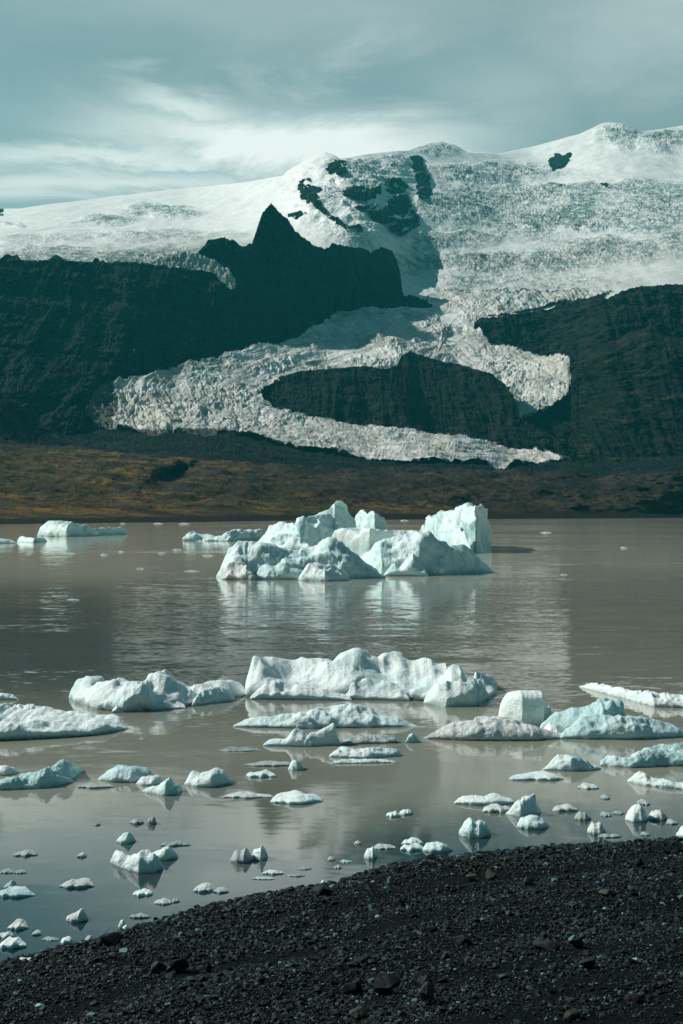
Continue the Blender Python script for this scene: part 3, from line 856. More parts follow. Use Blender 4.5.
# ------------------------------------------------------------------ ice in the lake
def lump(top, base, cap=.8, hf=.85, a=.9, b=.8, seed=0, amp=.10, res=1.2, irr=.5, smin=14, et=.16, skew=.25, sc=1.0, lip=0.0):
    x0 = min(top[0][0], base[0][0]); x1 = max(top[-1][0], base[-1][0]); wpx = x1-x0
    step = max(.45, min(1.0, wpx/26))/res
    nu = max(int(wpx/step), 14)
    # denser sampling near the two ends
    u = np.linspace(0, 1, nu); u = .5-.5*np.cos(np.pi*u)*(.25+.75*1) if False else u
    px = x0 + u*wpx
    yt = lin(top)(px); yb = lin(base)(px)
    kk = max(1, int(nu*(.035 if wpx > 60 else .07))); ker = np.hanning(2*kk+3)[1:-1]; ker /= ker.sum()
    yt = np.convolve(np.pad(yt, kk, mode='edge'), ker, 'valid')
    T_ = np.maximum(yb-yt, 0)
    if wpx < 60 and b < .34: yb = yb - .16*T_*np.clip(.3+fbm(px/max(3, wpx*.3)+seed*2, px*0+seed, 4, 2), 0, 1)
    yt = yt + (.05 if wpx > 60 else .02 if wpx > 48 else .08)*T_.max()*fbm(px/max(3, wpx*(.09 if wpx > 60 else .14))+seed, px*0+seed, 0, 3)
    yt = np.minimum(yt, yb-.6)
    T = yb-yt
    endf = np.clip(np.minimum(px-x0, x1-px)/(et*wpx+.8), 0, 1)**.5
    df = F*H/(yb-HY)
    z0 = hf*T*df/F
    wrem = (H-z0)*F/np.maximum(yt-HY, 1.0)-df
    wrem = np.where(yt <= HY+1.5, 1e9, wrem)
    wm = wpx*df.mean()/F
    w = np.clip(wrem, .12*wm, cap*wm*(.35+.65*np.sin(np.pi*np.clip(u, 0, 1))**.6))
    w = w*(.25+.75*endf) + 1e-3
    Dc = df + w/2
    Dr = df + w*min(.95, .5+.45*max(0, 1-b)+.35*skew)
    h = np.maximum((H - (yt-HY)/F*Dr), .15*T*df/F)*(.12+.88*endf)
    X = (px-CX)/F*Dc
    hm = h.max()
    nv = max(smin, min(46, int(np.percentile(T, 80)*1.5)+8))
    th = np.linspace(0, np.pi, nv)
    c = np.cos(th); s = np.sin(th)
    yy = np.sign(c)*np.abs(c)**a; ss = np.abs(s)**b if lip == 0 else lip*np.clip(s/.18, 0, 1)**.6 + (1-lip)*np.abs(s)**b
    Xg = np.broadcast_to(X[None], (nv, nu)).copy()
    Yg = Dc[None] - (w[None]/2)*(yy-skew*(1-yy**2))[:, None]
    L = max(hm*1.3, wm*.10)*sc
    prof = ss[:, None]*(1 + irr*fbm(Xg/L+seed*3.3, Yg/L, seed*1.7, 3))
    prof = prof/np.maximum(prof.max(0, keepdims=True), 1e-6)
    prof = prof*sstep(0, .15, s)[:, None]**.3 if False else prof
    Zg = h[None]*prof
    # submerged skirt rows
    dz = max(.05, .12*hm)
    yc = Dc[None]
    f0X, f0Y = Xg[:1], yc+(Yg[:1]-yc)*.82
    b0X, b0Y = Xg[-1:], yc+(Yg[-1:]-yc)*.82
    Xa = np.vstack([f0X, Xg, b0X]); Ya = np.vstack([f0Y, Yg, b0Y]); Za = np.vstack([np.full((1, nu), -dz), Zg, np.full((1, nu), -dz)])
    # displacement along the surface normal: soft melt hollows with sharper ridges + roughness
    P = np.stack([Xa, Ya, Za], -1)
    du = np.gradient(P, axis=1); dv = np.gradient(P, axis=0)
    N = np.cross(du, dv); N /= np.maximum(np.linalg.norm(N, axis=-1, keepdims=True), 1e-9)
    # orientation: outward means away from the centre line
    out = np.stack([np.zeros_like(Xa), Ya-np.vstack([yc]*Ya.shape[0]), Za+.01], -1)
    sg = np.sign((N*out).sum(-1, keepdims=True)); sg[sg == 0] = 1
    N = N*sg
    q = P/np.array([1, 1, .75])
    S1 = max(hm*.7, wm*.05)*sc
    f1, f2 = worley(q[..., 0]/S1+seed*7.1, q[..., 1]/S1, q[..., 2]/S1)
    d = (f1**2-.35)*1.0 + .9*fbm(q[..., 0]/(S1*1.6)+seed, q[..., 1]/(S1*1.6), q[..., 2]/(S1*1.6), 3) + (.15 if df.mean() < 40 else .5)*ridged(q[..., 0]/(S1*.45), q[..., 1]/(S1*.45), q[..., 2]/(S1*.45)+seed, 3)-.1
    A = 1.0*amp*max(hm, .04*wm)*(.35+.65*np.clip(h/hm, 0, 1))
    P = P + N*(d*A[None])[..., None]
    zz = P[..., 2]
    wz = max(.012, .05*hm)
    cut = np.clip(1-np.abs(zz)/(wz*2.2), 0, 1)*(.5+.5*perlin(Xa*2/S1, Ya*2/S1, seed))
    ins = np.minimum(.35*hm, .10*w[None]+0*zz)*cut
    P[..., 1] -= np.sign(P[..., 1]-yc)*ins
    wet = np.clip(1-zz/(wz*2.0), 0, 1)*.9
    return P.reshape(-1, 3), grid_faces(*Xa.shape), wet.ravel()

def berg(name, lumps, mat, label, cat='iceberg', group=None, seed=1, parts=None, **kw):
    if parts:
        ms = []
        for i, lp in enumerate(lumps):
            k = dict(kw); k.update(lp[2] if len(lp) > 2 else {})
            ms.append(lump(lp[0], lp[1], seed=seed+i*1.37, **k))
        al = np.concatenate([m_[0] for m_ in ms])
        org = np.array([(al[:, 0].min()+al[:, 0].max())/2, (al[:, 1].min()+al[:, 1].max())/2, 0])
        e = bpy.data.objects.new(name, None); COL.objects.link(e); e.location = org
        for pn, (c, f, w) in zip(parts, ms):
            pm = M_BERGD if pn.startswith('dirty') else mat
            make_mesh(pn, c-org, f, pm, {'wet': w}, parent=e)
        return tag(e, label, cat, group)
    CO = []; FC = []; W = []; off = 0
    for i, lp in enumerate(lumps):
        top, base = lp[0], lp[1]
        k = dict(kw); k.update(lp[2] if len(lp) > 2 else {})
        c, f, w = lump(top, base, seed=seed+i*1.37, **k)
        CO.append(c); FC.append(f+off); W.append(w); off += len(c)
    co = np.concatenate(CO); fc = np.concatenate(FC); w = np.concatenate(W)
    org = np.array([(co[:, 0].min()+co[:, 0].max())/2, (co[:, 1].min()+co[:, 1].max())/2, 0])
    o = make_mesh(name, co-org, fc, mat, {'wet': w})
    o.location = org
    return tag(o, label, cat, group)

# ---- far cluster
FB = dict(a=1.0, b=1.35, irr=1.0, skew=.4, lip=.2, sc=1.25)
berg('iceberg', [
    ([(217, 573), (221, 563), (226, 553), (231, 545), (236, 541.5), (243, 541), (249, 543), (262, 541), (270, 543), (282, 546), (290, 548.5), (297, 549), (305, 547), (313, 546), (322, 543), (327, 540), (331, 539), (335, 541), (340, 545), (346, 549), (354, 554), (362, 561), (370, 567), (378, 572), (384, 576)],
     [(217, 577), (235, 579), (300, 579), (345, 579), (384, 578)], dict(cap=.35, amp=.17, et=.05, **FB)),
    ([(252, 572), (262, 562), (272, 556), (284, 556), (296, 560), (304, 567), (308, 575)], [(252, 579.5), (308, 579.8)], dict(cap=.8, amp=.14, **FB)),
    ([(222, 572), (230, 563), (238, 560), (247, 564), (255, 572)], [(222, 579.5), (255, 580)], dict(cap=.8, amp=.2, **FB)),
], M_BERG, 'large teal and white iceberg with a dirty left foot, front left of the far group', seed=3, parts=['ice_body', 'front_bulge', 'dirty_foot'])
berg('iceberg', [([(298, 578), (301, 569), (308, 564), (318, 563), (330, 565), (338, 568), (346, 572), (352, 578)], [(298, 580.5), (325, 581.5), (352, 580.5)], dict(cap=.6, amp=.14, **FB))],
     M_BERGW, 'small rounded white berg in front of the large left iceberg of the far group', seed=5)
berg('iceberg', [
    ([(352, 563), (358, 557), (366, 552), (375, 546), (385, 541), (396, 538), (407, 535), (418, 533), (428, 533), (436, 537), (444, 543), (452, 547), (462, 547), (470, 550), (478, 558), (486, 564), (494, 569)], [(352, 573), (380, 575.5), (440, 575.5), (470, 573.5), (494, 572)], dict(cap=.45, amp=.13, et=.05, **FB)),
    ([(384, 572), (394, 561), (404, 553), (412, 552), (420, 560), (428, 572)], [(384, 576), (428, 576.3)], dict(cap=.9, amp=.10, **FB)),
], M_BERG, 'wide wedge-shaped iceberg with a finely pitted white back, front right of the far group', seed=8, parts=['ice_body', 'front_buttress'])
berg('iceberg', [([(183, 536), (186, 532), (193, 531), (199, 535), (206, 534), (214, 536), (222, 535), (230, 531), (240, 528), (245, 530), (250, 531), (262, 529), (266, 536)], [(183, 541), (230, 541.3), (266, 540)], dict(cap=.5, amp=.2, et=.05, **FB))],
     M_BERG, 'low lumpy bluish floe trailing to the left of the far iceberg group', seed=11)
berg('iceberg', [
    ([(254, 540), (262, 533), (270, 526), (278, 523), (290, 522), (302, 518), (312, 514), (324, 514), (334, 518), (343, 524), (352, 530)], [(254, 546), (300, 549), (352, 547)], dict(cap=.7, amp=.14, **FB)),
    ([(308, 524), (316, 515), (324, 510), (330, 506), (334, 502), (338, 498), (343, 500), (347, 505), (350, 513), (354, 520), (358, 526)], [(308, 546), (335, 546), (358, 545)], dict(cap=.7, amp=.12, et=.06, **FB)),
    ([(262, 546), (272, 538), (284, 534), (296, 535), (306, 540), (314, 546)], [(262, 549), (314, 550)], dict(cap=.7, amp=.14, **FB)),
], M_BERG, 'iceberg with a pointed peak, the highest of the far group', seed=14, parts=['ice_body', 'peak', 'front_bulge'])
berg('iceberg', [([(354, 522), (358, 514), (362, 509.5), (368, 514), (376, 512), (385, 513), (386, 517), (382, 521), (386, 526), (390, 531)], [(354, 537), (375, 538), (390, 537)], dict(cap=.6, amp=.14, et=.06, a=.8, b=.7))],
     M_BERG, 'small angular blue iceberg right behind the peaked one', seed=18)
berg('iceberg', [([(330, 531), (345, 528), (370, 528), (385, 530), (395, 531), (405, 530), (420, 531), (428, 534)], [(330, 549), (370, 550), (428, 548)], dict(cap=.35, amp=.05, a=.35, b=.25, et=.04))],
     M_BERGW, 'flat-topped white ice wall between the peaked iceberg and the block on the right', seed=21)
berg('iceberg', [([(417, 534), (423, 525), (428, 519), (436, 516), (445, 512), (455, 510), (466, 508), (476, 506), (484, 505), (490, 506), (491, 512), (489, 520), (491, 530), (489, 538)], [(417, 545), (440, 551), (475, 553), (490, 546)], dict(cap=.5, amp=.12, a=.8, b=.6, et=.03)),
                 ([(436, 545), (446, 533), (456, 526), (464, 530), (472, 545)], [(436, 552), (472, 554)], dict(cap=.8, amp=.12, a=.9, b=.8))],
     M_BERG, 'tall steep-sided ice block at the right end of the far group', seed=25, parts=['ice_body', 'front_buttress'])
# ---- far left
berg('iceberg', [([(37, 531), (39, 525), (44, 521), (55, 521), (68, 522), (78, 524), (88, 526), (98, 528)], [(37, 536.5), (70, 537), (98, 536)], dict(cap=.6)),
                 ([(85, 529), (98, 528), (108, 527), (115, 528), (122, 526.5), (127, 530), (129, 533)], [(85, 536.3), (129, 534.5)], dict(cap=.4, amp=.2))],
     M_BERG, 'long low iceberg with a turquoise right side, alone at the far left', seed=30)
berg('iceberg', [([(17, 537), (20, 535), (26, 537), (33, 538), (40, 538), (46, 536.5), (47, 539)], [(17, 542), (35, 543), (47, 541.5)], dict(cap=.5))],
     M_BERG, 'small blue-white berg in front of the long low iceberg at far left', seed=33)
berg('iceberg', [([(-12, 541), (-4, 538.5), (5, 539), (12, 540), (17, 542)], [(-12, 543.5), (17, 543.5)], dict(cap=.4))],
     M_BERG, 'thin ice sheet on the left picture edge at the far side', 'ice floe', seed=35)
for i, (xa, xb, y) in enumerate([(66, 80, 600), (158, 166, 553.5), (118, 124, 552), (136, 144, 569), (184, 200, 571.5), (202, 214, 556), (42, 54, 553.5), (66, 76, 554), (26, 32, 554), (100, 108, 555), (172, 182, 550), (153, 163, 524), (178, 190, 524.4), (540, 552, 533), (620, 628, 548), (560, 568, 575), (236, 244, 549), (400, 409, 521), (120, 126, 524)]):
    berg('ice_floe', [([(xa, y-.4), ((xa+xb)/2-1, y-1.3), (xb, y-.5)], [(xa, y), (xb, y)], dict(cap=.4))], M_BERGW,
         'tiny white ice scrap drifting alone on the open lake' if i else 'white ice scrap alone on the rippled water of the left lake', 'ice floe', 'ice scraps on the open lake', seed=40+i)

# ---- middle rows
MB = dict(a=1.0, b=1.8, irr=1.0, skew=.5, sc=1.5, lip=.30)
berg('iceberg', [
    ([(70, 690), (73, 682), (77, 678), (84, 677.5), (92, 679), (104, 680), (112, 679), (119, 677), (126, 681), (134, 681), (143, 677), (152, 673), (160, 671), (166, 673), (173, 678), (181, 681), (190, 686), (197, 684), (204, 682), (217, 679), (228, 681), (237, 684), (244, 688), (250, 692)],
     [(70, 697), (90, 706), (112, 711), (130, 712.5), (155, 711), (190, 706), (220, 702), (250, 695)], dict(cap=.60, amp=.20, et=.03, **MB)),
    ([(112, 704), (130, 697), (150, 694), (168, 697), (186, 702)], [(118, 712.5), (182, 708.5)], dict(cap=.5, amp=.12, **MB)),
    ([(192, 696), (205, 689), (216, 687), (226, 690), (236, 695)], [(192, 706.5), (236, 700.5)], dict(cap=.6, amp=.12, **MB)),
], M_BERGW, 'long humped white iceberg with a smooth flat left end, left of the biggest middle berg', seed=60, hf=.62, parts=['ice_body', 'front_bulge', 'front_bulge'])
berg('iceberg', [
    ([(247, 670), (249, 658), (254, 655), (262, 654.5), (272, 656), (290, 658), (302, 655), (315, 657), (326, 659), (338, 655), (347, 652.5), (358, 652), (370, 653.5), (379, 657), (386, 655), (393, 651), (398, 650), (404, 653), (411, 660), (420, 659), (428, 657), (435, 661), (442, 667), (453, 663), (462, 666), (474, 671), (484, 673), (494, 675), (499, 678)],
     [(247, 697), (290, 699), (338, 699), (407, 700), (441, 705), (474, 705.5), (488, 697), (499, 686)], dict(cap=.60, amp=.20, et=.025, **MB)),
    ([(250, 690), (262, 683), (274, 680), (290, 682), (310, 685), (330, 689), (352, 694)], [(252, 699.5), (344, 700.5)], dict(cap=.35, amp=.12, **MB)),
    ([(424, 692), (434, 684), (446, 679), (460, 679), (474, 683), (488, 690)], [(424, 704), (445, 707), (474, 706.5), (486, 700)], dict(cap=.6, amp=.12, **MB)),
    ([(336, 690), (350, 682), (368, 678), (390, 682), (410, 690)], [(340, 699.5), (404, 701)], dict(cap=.5, amp=.10, **MB)),
], M_BERGW, 'biggest middle iceberg, long white and humped with shaded hollows', seed=66, hf=.62, parts=['ice_body', 'front_bulge', 'rounded_head', 'front_bulge'])
berg('ice_floe', [([(-40, 702), (0, 704), (30, 705), (60, 709), (90, 712), (110, 713), (118, 717), (128, 727)], [(-40, 743), (0, 742), (60, 739), (100, 736), (118, 732), (128, 729)], dict(hf=.40, cap=1.2, a=.5, b=.35, amp=.10))],
     M_BERGW, 'large flat white floe cut by the left picture edge', 'ice floe', seed=70)
berg('ice_floe', [([(-10, 695), (2, 693), (12, 694), (19, 698)], [(-10, 700), (19, 700)], {})], M_BERGW, 'small floe at the left picture edge, behind the large flat floe', 'ice floe', seed=71)
berg('ice_floe', [([(233, 723), (246, 719), (262, 716), (278, 715), (292, 714), (304, 710), (314, 707)], [(233, 727), (314, 729)], dict(cap=.5)),
                  ([(296, 714), (312, 708), (330, 705), (347, 703), (358, 704), (370, 706), (382, 712), (392, 716), (405, 719), (418, 723)], [(296, 729), (350, 728), (418, 727)], dict(cap=.5, amp=.14))],
     M_BERG, 'low bluish floe with a rough crest, just in front of the biggest middle iceberg', 'ice floe', seed=73, hf=.6)
berg('ice_floe', [([(263, 742), (268, 739), (288, 738), (292, 729), (297, 727), (304, 731), (312, 733)], [(263, 746), (312, 747)], dict(cap=.6)),
                  ([(304, 733), (318, 731), (326, 728), (333, 722), (336, 724), (338, 735), (341, 742)], [(304, 747), (341, 745)], dict(cap=.5))],
     M_BERGW, 'white floe with two upturned horns, below the low bluish floe', 'ice floe', seed=76, hf=.6, parts=['upturned_horn', 'upturned_horn'])
berg('ice_floe', [([(340, 741), (350, 737), (362, 735), (380, 734), (395, 735), (403, 740)], [(340, 745), (403, 743)], {})], M_BERGG, 'grey low floe right of the two-horned floe', 'ice floe', seed=78, hf=.5)
berg('ice_floe', [([(405, 741), (409, 735), (413, 732), (417, 737), (421, 741)], [(405, 743), (421, 742.5)], {})], M_BERG, 'tiny pointed ice piece at the left tip of the gritty floe', 'ice floe', seed=79)
berg('ice_floe', [([(329, 752), (333, 748), (345, 747), (358, 749), (372, 747), (386, 748), (398, 746), (402, 750)], [(329, 757), (365, 759), (402, 756)], dict(cap=.4)),
                  ([(332, 760), (345, 759), (380, 759), (396, 760)], [(332, 764), (396, 763)], dict(cap=.3, hf=.5))], M_BERGW, 'thick rounded white floe with a low shelf in front, centre of the lake', 'ice floe', seed=81, hf=.6, parts=['ice_body', 'low_shelf'])
SM = [  # (xl, xr, ytop, ybase, material, label, hf)
    (244, 296, 760, 767, M_BERGG, 'long thin grey floe left of the thick rounded floe', .5),
    (288, 303, 759, 771, M_BERG, 'small upright ice piece at the right end of the long thin grey floe', .8),
    (246, 277, 769, 779, M_BERG, 'bluish low ice lump below the long thin grey floe', .6),
    (222, 274, 791, 799, M_BERGD, 'flat wedge-shaped floe left of the pale oval floe', .4),
    (270, 323, 789, 805, M_BERGW, 'pale oval flat floe with a pointed left tip', .4),
    (219, 262, 746, 752, M_BERGG, 'barely floating dark ice strip left of the two-horned floe', .3),
    (386, 401, 810, 818, M_BERG, 'left one of a pair of ice bits in the middle of the lake', .6),
    (399, 413, 808, 816, M_BERGW, 'right one of a pair of ice bits in the middle of the lake', .6),
    (184, 232, 766, 788, M_BERGW, 'smooth white dome-shaped ice lump with a pointed right tip', .8),
    (78, 115, 782, 789, M_BERGG, 'thin flat grey floe left of the cleft ice lumps', .5),
    (98, 156, 763, 783, M_BERG, 'bluish boulder-like ice lump with shaded left hollow', .75),
    (136, 165, 774, 786, M_BERG, 'small rounded ice lump tucked under the boulder-like lump', .75),
    (-8, 18, 764, 776, M_BERG, 'small ice lump cut by the left picture edge above the ramp-like floe', .7),
    (541, 566, 721, 737, M_BERGW, 'small smooth white lump lying against the gritty floe', .8),
    (582, 606, 729, 739, M_BERGW, 'small white lump at the front of the blue-green floe', .7),
    (572, 601, 762, 771, M_BERGW, 'little white lump at the right foot of the shark-fin berg', .7),
    (509, 563, 770, 782, M_BERGW, 'flat white slab left of and below the shark-fin berg', .5),
    (454, 516, 792, 806, M_BERGW, 'flat white shelf of ice with a sharp left edge near the right shore', .55),
    (482, 512, 803, 814, M_BERGD, 'dirty ice piece under the flat white shelf', .6),
    (459, 491, 816, 839, M_BERG, 'knobbly upright ice lump near the shore below the flat white shelf', .85),
    (517, 549, 815, 830, M_BERG, 'scalloped white ice lump near the shore below the fin', .75),
    (552, 578, 803, 813, M_BERGD, 'gritty wedge of ice right of the curved fin', .6),
    (574, 591, 811, 821, M_BERGG, 'dark grey ice lump right below the gritty wedge', .7),
    (578, 599, 782, 790, M_BERGD, 'small flat gritty floe above the gritty wedge', .4),
    (625, 649, 804, 823, M_BERG, 'squarish upright ice block near the right shore', .85),
    (648, 668, 810, 821, M_BERGD, 'dirty ice lump touching the right side of the squarish block', .7),
    (587, 606, 821, 835, M_BERGD, 'pointed dirty ice lump near the right shore', .8),
    (676, 700, 825, 838, M_BERG, 'ice lump cut by the right picture edge near the shore', .7),
    (600, 612, 811, 817, M_BERGG, 'thin dark ice sliver left of the squarish block', .4),
    (612, 625, 810, 815, M_BERGG, 'flat dark sliver touching the left side of the squarish block', .4),
    (637, 650, 798, 806, M_BERGG, 'dark flat ice piece behind the squarish block', .4),
    (600, 610, 794, 800, M_BERGG, 'roundish dark ice disc between gritty wedge and broken slab', .4),
    (666, 678, 818, 825, M_BERGG, 'dark round ice disc at the right between dirty lump and picture edge', .4),
    (640, 650, 831, 836, M_BERGG, 'small dark ice disc below the squarish block', .4),
    (597, 622, 833, 838, M_BERGG, 'thin dark ice sliver close to the right beach', .4),
    (372, 396, 843, 850, M_BERGD, 'thin ice sheet right of the small upright white piece by the shore', .4),
    (364, 378, 844, 860, M_BERGW, 'small upright white piece, left end of the row by the shore', .85),
    (400, 426, 842, 852, M_BERG, 'lower half of the stacked pair of ice pieces near the shore', .6),
    (401, 424, 836, 846, M_BERGW, 'tilted upper slab of the stacked pair near the shore', .6),
    (422, 453, 841, 853, M_BERG, 'smooth leaf-shaped ice lump at the right end of the row by the shore', .65),
    (149, 178, 846, 861, M_BERG, 'rounded ice lump leaning behind the bright double-humped lump', .7),
    (116, 136, 831, 844, M_BERG, 'small dark-faced ice lump above the bright double-humped lump', .75),
    (160, 191, 840, 847, M_BERGG, 'flat grey ice sheet right above the bright double-humped lump', .4),
    (59, 95, 877, 889, M_BERGD, 'long gritty floe left of the bright double-humped lump', .45),
    (13, 38, 849, 857, M_BERGG, 'flat grey floe highest of the near left pieces', .45),
    (77, 87, 852, 858, M_BERGD, 'tiny pale piece above the long gritty floe', .6),
    (0, 16, 868, 874, M_BERGG, 'thin grey floe by the left edge above the ridged slab', .4),
    (14, 27, 869, 874, M_BERGG, 'thin grey floe next to the one at the left edge', .4),
    (-6, 36, 886, 898, M_BERGW, 'flat white slab at the left picture edge with a dark lump behind', .4),
    (4, 18, 880, 889, M_BERGD, 'dirty lump standing behind the flat slab at the left edge', .7),
    (66, 89, 908, 923, M_BERGD, 'jagged dirty ice cluster above the left shore', .7),
    (133, 153, 887, 897, M_BERGW, 'white flat chip under the bright double-humped lump', .5),
    (154, 174, 897, 905, M_BERGD, 'flat gritty chip nearest below the white chip', .4),
    (172, 180, 897, 903, M_BERGG, 'small grey chip right beside the flat gritty chip', .4),
    (193, 217, 882, 893, M_BERGD, 'pale rough floe in the shallows left of the middle', .4),
    (213, 229, 886, 894, M_BERGG, 'grey chip at the right end of the pale rough floe', .4),
    (118, 126, 918, 928, M_BERGW, 'upper one of two white pebbles of ice by the black boulder', .8),
    (121, 130, 924, 932, M_BERGW, 'lower one of two white pebbles of ice by the black boulder', .8),
    (130, 151, 912, 919, M_BERGG, 'dark thin ice blade right of the two white ice pebbles', .5),
    (8, 29, 918, 931, M_BERGD, 'gritty tilted floe left of the jagged dirty cluster', .45),
    (-4, 14, 930, 939, M_BERGD, 'dirty floe at the left edge above the white fin', .5),
    (-2, 27, 935, 950, M_BERGW, 'white wedge-shaped fin at the left picture edge near the shore', .55),
    (60, 73, 935, 945, M_BERGW, 'small triangular white chip above the left shore', .6),
    (16, 34, 956, 965, M_BERGW, 'white chip touching the lower left shore', .6),
    (32, 42, 929, 936, M_BERGD, 'small dirty chip right of the gritty tilted floe', .5),
    (85, 93, 934, 942, M_BERGG, 'tiny dark chip beside the triangular white chip', .5),
    (41, 60, 936, 941, M_BERGG, 'thin dark sliver left of the triangular white chip', .3),
    (230, 254, 846, 864, M_BERGG, 'left greyish half of a twin ice lump in the calm water', .75),
    (251, 268, 843, 861, M_BERGW, 'right white half of a twin ice lump in the calm water', .8),
    (130, 144, 817, 825, M_BERGG, 'dark ice piece left one of two above the dark-faced lump', .6),
    (147, 157, 816, 825, M_BERGG, 'dark pointed ice piece right one of two above the dark-faced lump', .7),
    (94, 101, 822, 826, M_BERGG, 'tiny dark ice scrap left of the two dark pieces', .5),
    (252, 276, 876, 880, M_BERGD, 'thin pale scrap below the twin ice lump', .4),
    (286, 305, 873, 877, M_BERGG, 'dark scrap in the shallows left of the black beach point', .4),
    (262, 284, 869, 875, M_BERGD, 'pale scrap in the middle shallows', .5),
    (296, 312, 866, 870, M_BERGG, 'thin grey scrap right of the pale scrap', .4),
    (327, 336, 856, 861, M_BERGG, 'small dark brown scrap left of the upright white piece', .4),
    (333, 342, 864, 869, M_BERGG, 'dark scrap close to the shore left of the upright white piece', .4),
    (340, 352, 859, 863, M_BERGD, 'pale speck-like scrap next to the upright white piece', .4),
    (354, 362, 840, 845, M_BERGD, 'tiny ice scrap behind the upright white piece', .6),
    (320, 327, 880, 886, M_BERGW, 'tiny white piece at the water line left of the middle', .7),
]
def small(xl, xr, yt, yb, mat, label, hf, i):
    r = np.random.default_rng(2000+i); w = xr-xl; h = yb-yt
    n = 7
    xs = np.linspace(xl, xr, n); k = r.integers(1, n-1); k = 2+int(r.integers(0, 3))
    e = (1-np.abs(np.linspace(-1, 1, n))**3)**.5
    e = e*(.72+.28*r.random(n)); e[k] = 1; e[0] = .3+.4*r.random(); e[-1] = .3+.3*r.random(); e[1] = max(e[1], .6); e[-2] = max(e[-2], .5)
    e = np.clip(e, .1, 1)
    top = [(float(a), float(yb-h*b)) for a, b in zip(xs, e)]; hf = hf*.8
    sag = .10*h
    base = [(xl, yb-sag*1.5), (xl+.3*w, yb-.3*sag), (xl+.6*w, yb), (xr, yb-sag*2)]
    s_flat = hf < .52
    berg('ice_floe' if hf < .7 else 'ice_lump', [(top, base, dict(hf=hf, cap=6.0 if s_flat else 1.0, a=.75, b=.3 if s_flat else .7, amp=.10 if s_flat else .12, irr=.15 if s_flat else .3, res=1.4, et=.08 if s_flat else .14, sc=1.5))], mat, label, 'ice floe' if hf < .7 else 'ice lump', seed=200+i*2.3)
for i, s in enumerate(SM):
    s = list(s)
    if s[4] is M_BERG and (s[1]-s[0]) < 30: s[4] = M_BERGW
    small(*s, i)

berg('ice_floe', [([(-12, 783), (0, 779), (12, 776), (24, 773), (38, 770), (48, 766), (56, 772), (66, 777), (77, 779)], [(-12, 791), (40, 789), (60, 786), (77, 781)], dict(cap=.4)),
                  ([(44, 770), (52, 764), (58, 760), (62, 758.5), (70, 761), (76, 765), (84, 768)], [(44, 782), (70, 781), (84, 770)], dict(cap=.4))],
     M_BERG, 'ramp-like floe with a raised right end at the left picture edge', 'ice floe', seed=90, hf=.65)
berg('ice_lump', [([(142, 789), (152, 786), (160, 783), (166, 779), (172, 775), (178, 773.5), (182, 776), (180, 784), (176, 792)], [(142, 792), (166, 796), (177, 794), (182, 790)], dict(cap=.4))],
     M_BERG, 'fin-like ice lump with a raised right end, left of the smooth dome', 'ice lump', seed=92, hf=.75)
# ---- right group
berg('ice_floe', [([(423, 736), (432, 730), (443, 726), (452, 722), (462, 719), (475, 719), (490, 717), (505, 718), (520, 721), (536, 725), (552, 730), (575, 734)], [(423, 739), (470, 741), (530, 741), (575, 738)], dict(cap=.35, amp=.10, hf=.55))],
     M_BERGD, 'long floe covered in grey grit, carrying the white block', 'ice floe', seed=101)
berg('ice_block', [([(498, 714), (501, 704), (504, 697), (508, 692), (514, 690), (522, 689.5), (535, 690), (544, 690.5), (550, 694), (552, 699), (550, 708), (547, 716)], [(498, 723), (520, 727), (542, 727), (552, 722)], dict(cap=.75, a=.45, b=.35, amp=.08, irr=.06, et=.04, sc=2.2, skew=.1))],
     M_BERGW, 'upright squarish white block standing on the gritty floe', 'ice block', seed=106)
berg('ice_floe', [([(540, 716), (548, 712), (560, 709), (572, 707), (584, 705), (592, 704), (600, 701), (606, 699), (614, 699.5), (619, 701), (624, 707), (628, 711), (634, 716)], [(540, 730), (600, 735), (634, 733)], dict(cap=.45, amp=.16)),
                  ([(560, 726), (585, 716), (610, 713), (630, 713), (645, 716), (660, 719), (675, 725), (690, 730)], [(560, 739), (630, 740), (690, 737)], dict(cap=.45, amp=.14, hf=.6))],
     M_BERG, 'broad blue-green floe with a rough ridge, right of the white block', 'ice floe', seed=107, hf=.7)
berg('ice_floe', [([(579, 684.5), (586, 682), (594, 681), (604, 684), (612, 686), (622, 687), (634, 690), (646, 690), (654, 692), (668, 692), (683, 695), (710, 697)], [(579, 687), (600, 693), (625, 700), (650, 707), (710, 709)], dict(cap=.35, amp=.15))],
     M_BERGW, 'furthest long white floe of the right group, sloping down to the right edge', 'ice floe', seed=110, hf=.7)
berg('iceberg', [([(541, 768), (548, 764), (553, 758), (558, 753), (566, 753.5), (578, 756), (588, 760), (596, 765)], [(541, 770), (570, 771.5), (596, 770)], dict(cap=.6))],
     M_BERGW, 'shark-fin shaped white berg below the broad blue-green floe', 'ice lump', seed=113, hf=.8)
berg('iceberg', [([(600, 758), (607, 754), (615, 755), (622, 757), (628, 757), (636, 752), (646, 748), (656, 747)], [(600, 766), (630, 768), (656, 767)], dict(cap=.5, amp=.17)),
                 ([(632, 756), (645, 749), (658, 746), (670, 744), (683, 745), (705, 749)], [(632, 767), (705, 766)], dict(cap=.5, amp=.17))],
     M_BERG, 'rugged blue-white berg cut by the right picture edge below the broad floe', 'ice floe', seed=116, hf=.75)
berg('ice_floe', [([(627, 776), (632, 773), (639, 770), (645, 772), (650, 777), (665, 779), (683, 782), (700, 784)], [(627, 782), (645, 786), (683, 790), (700, 791)], dict(cap=.4))],
     M_BERGW, 'broken slab with an upturned left end at the right picture edge', 'ice floe', seed=119, hf=.6)
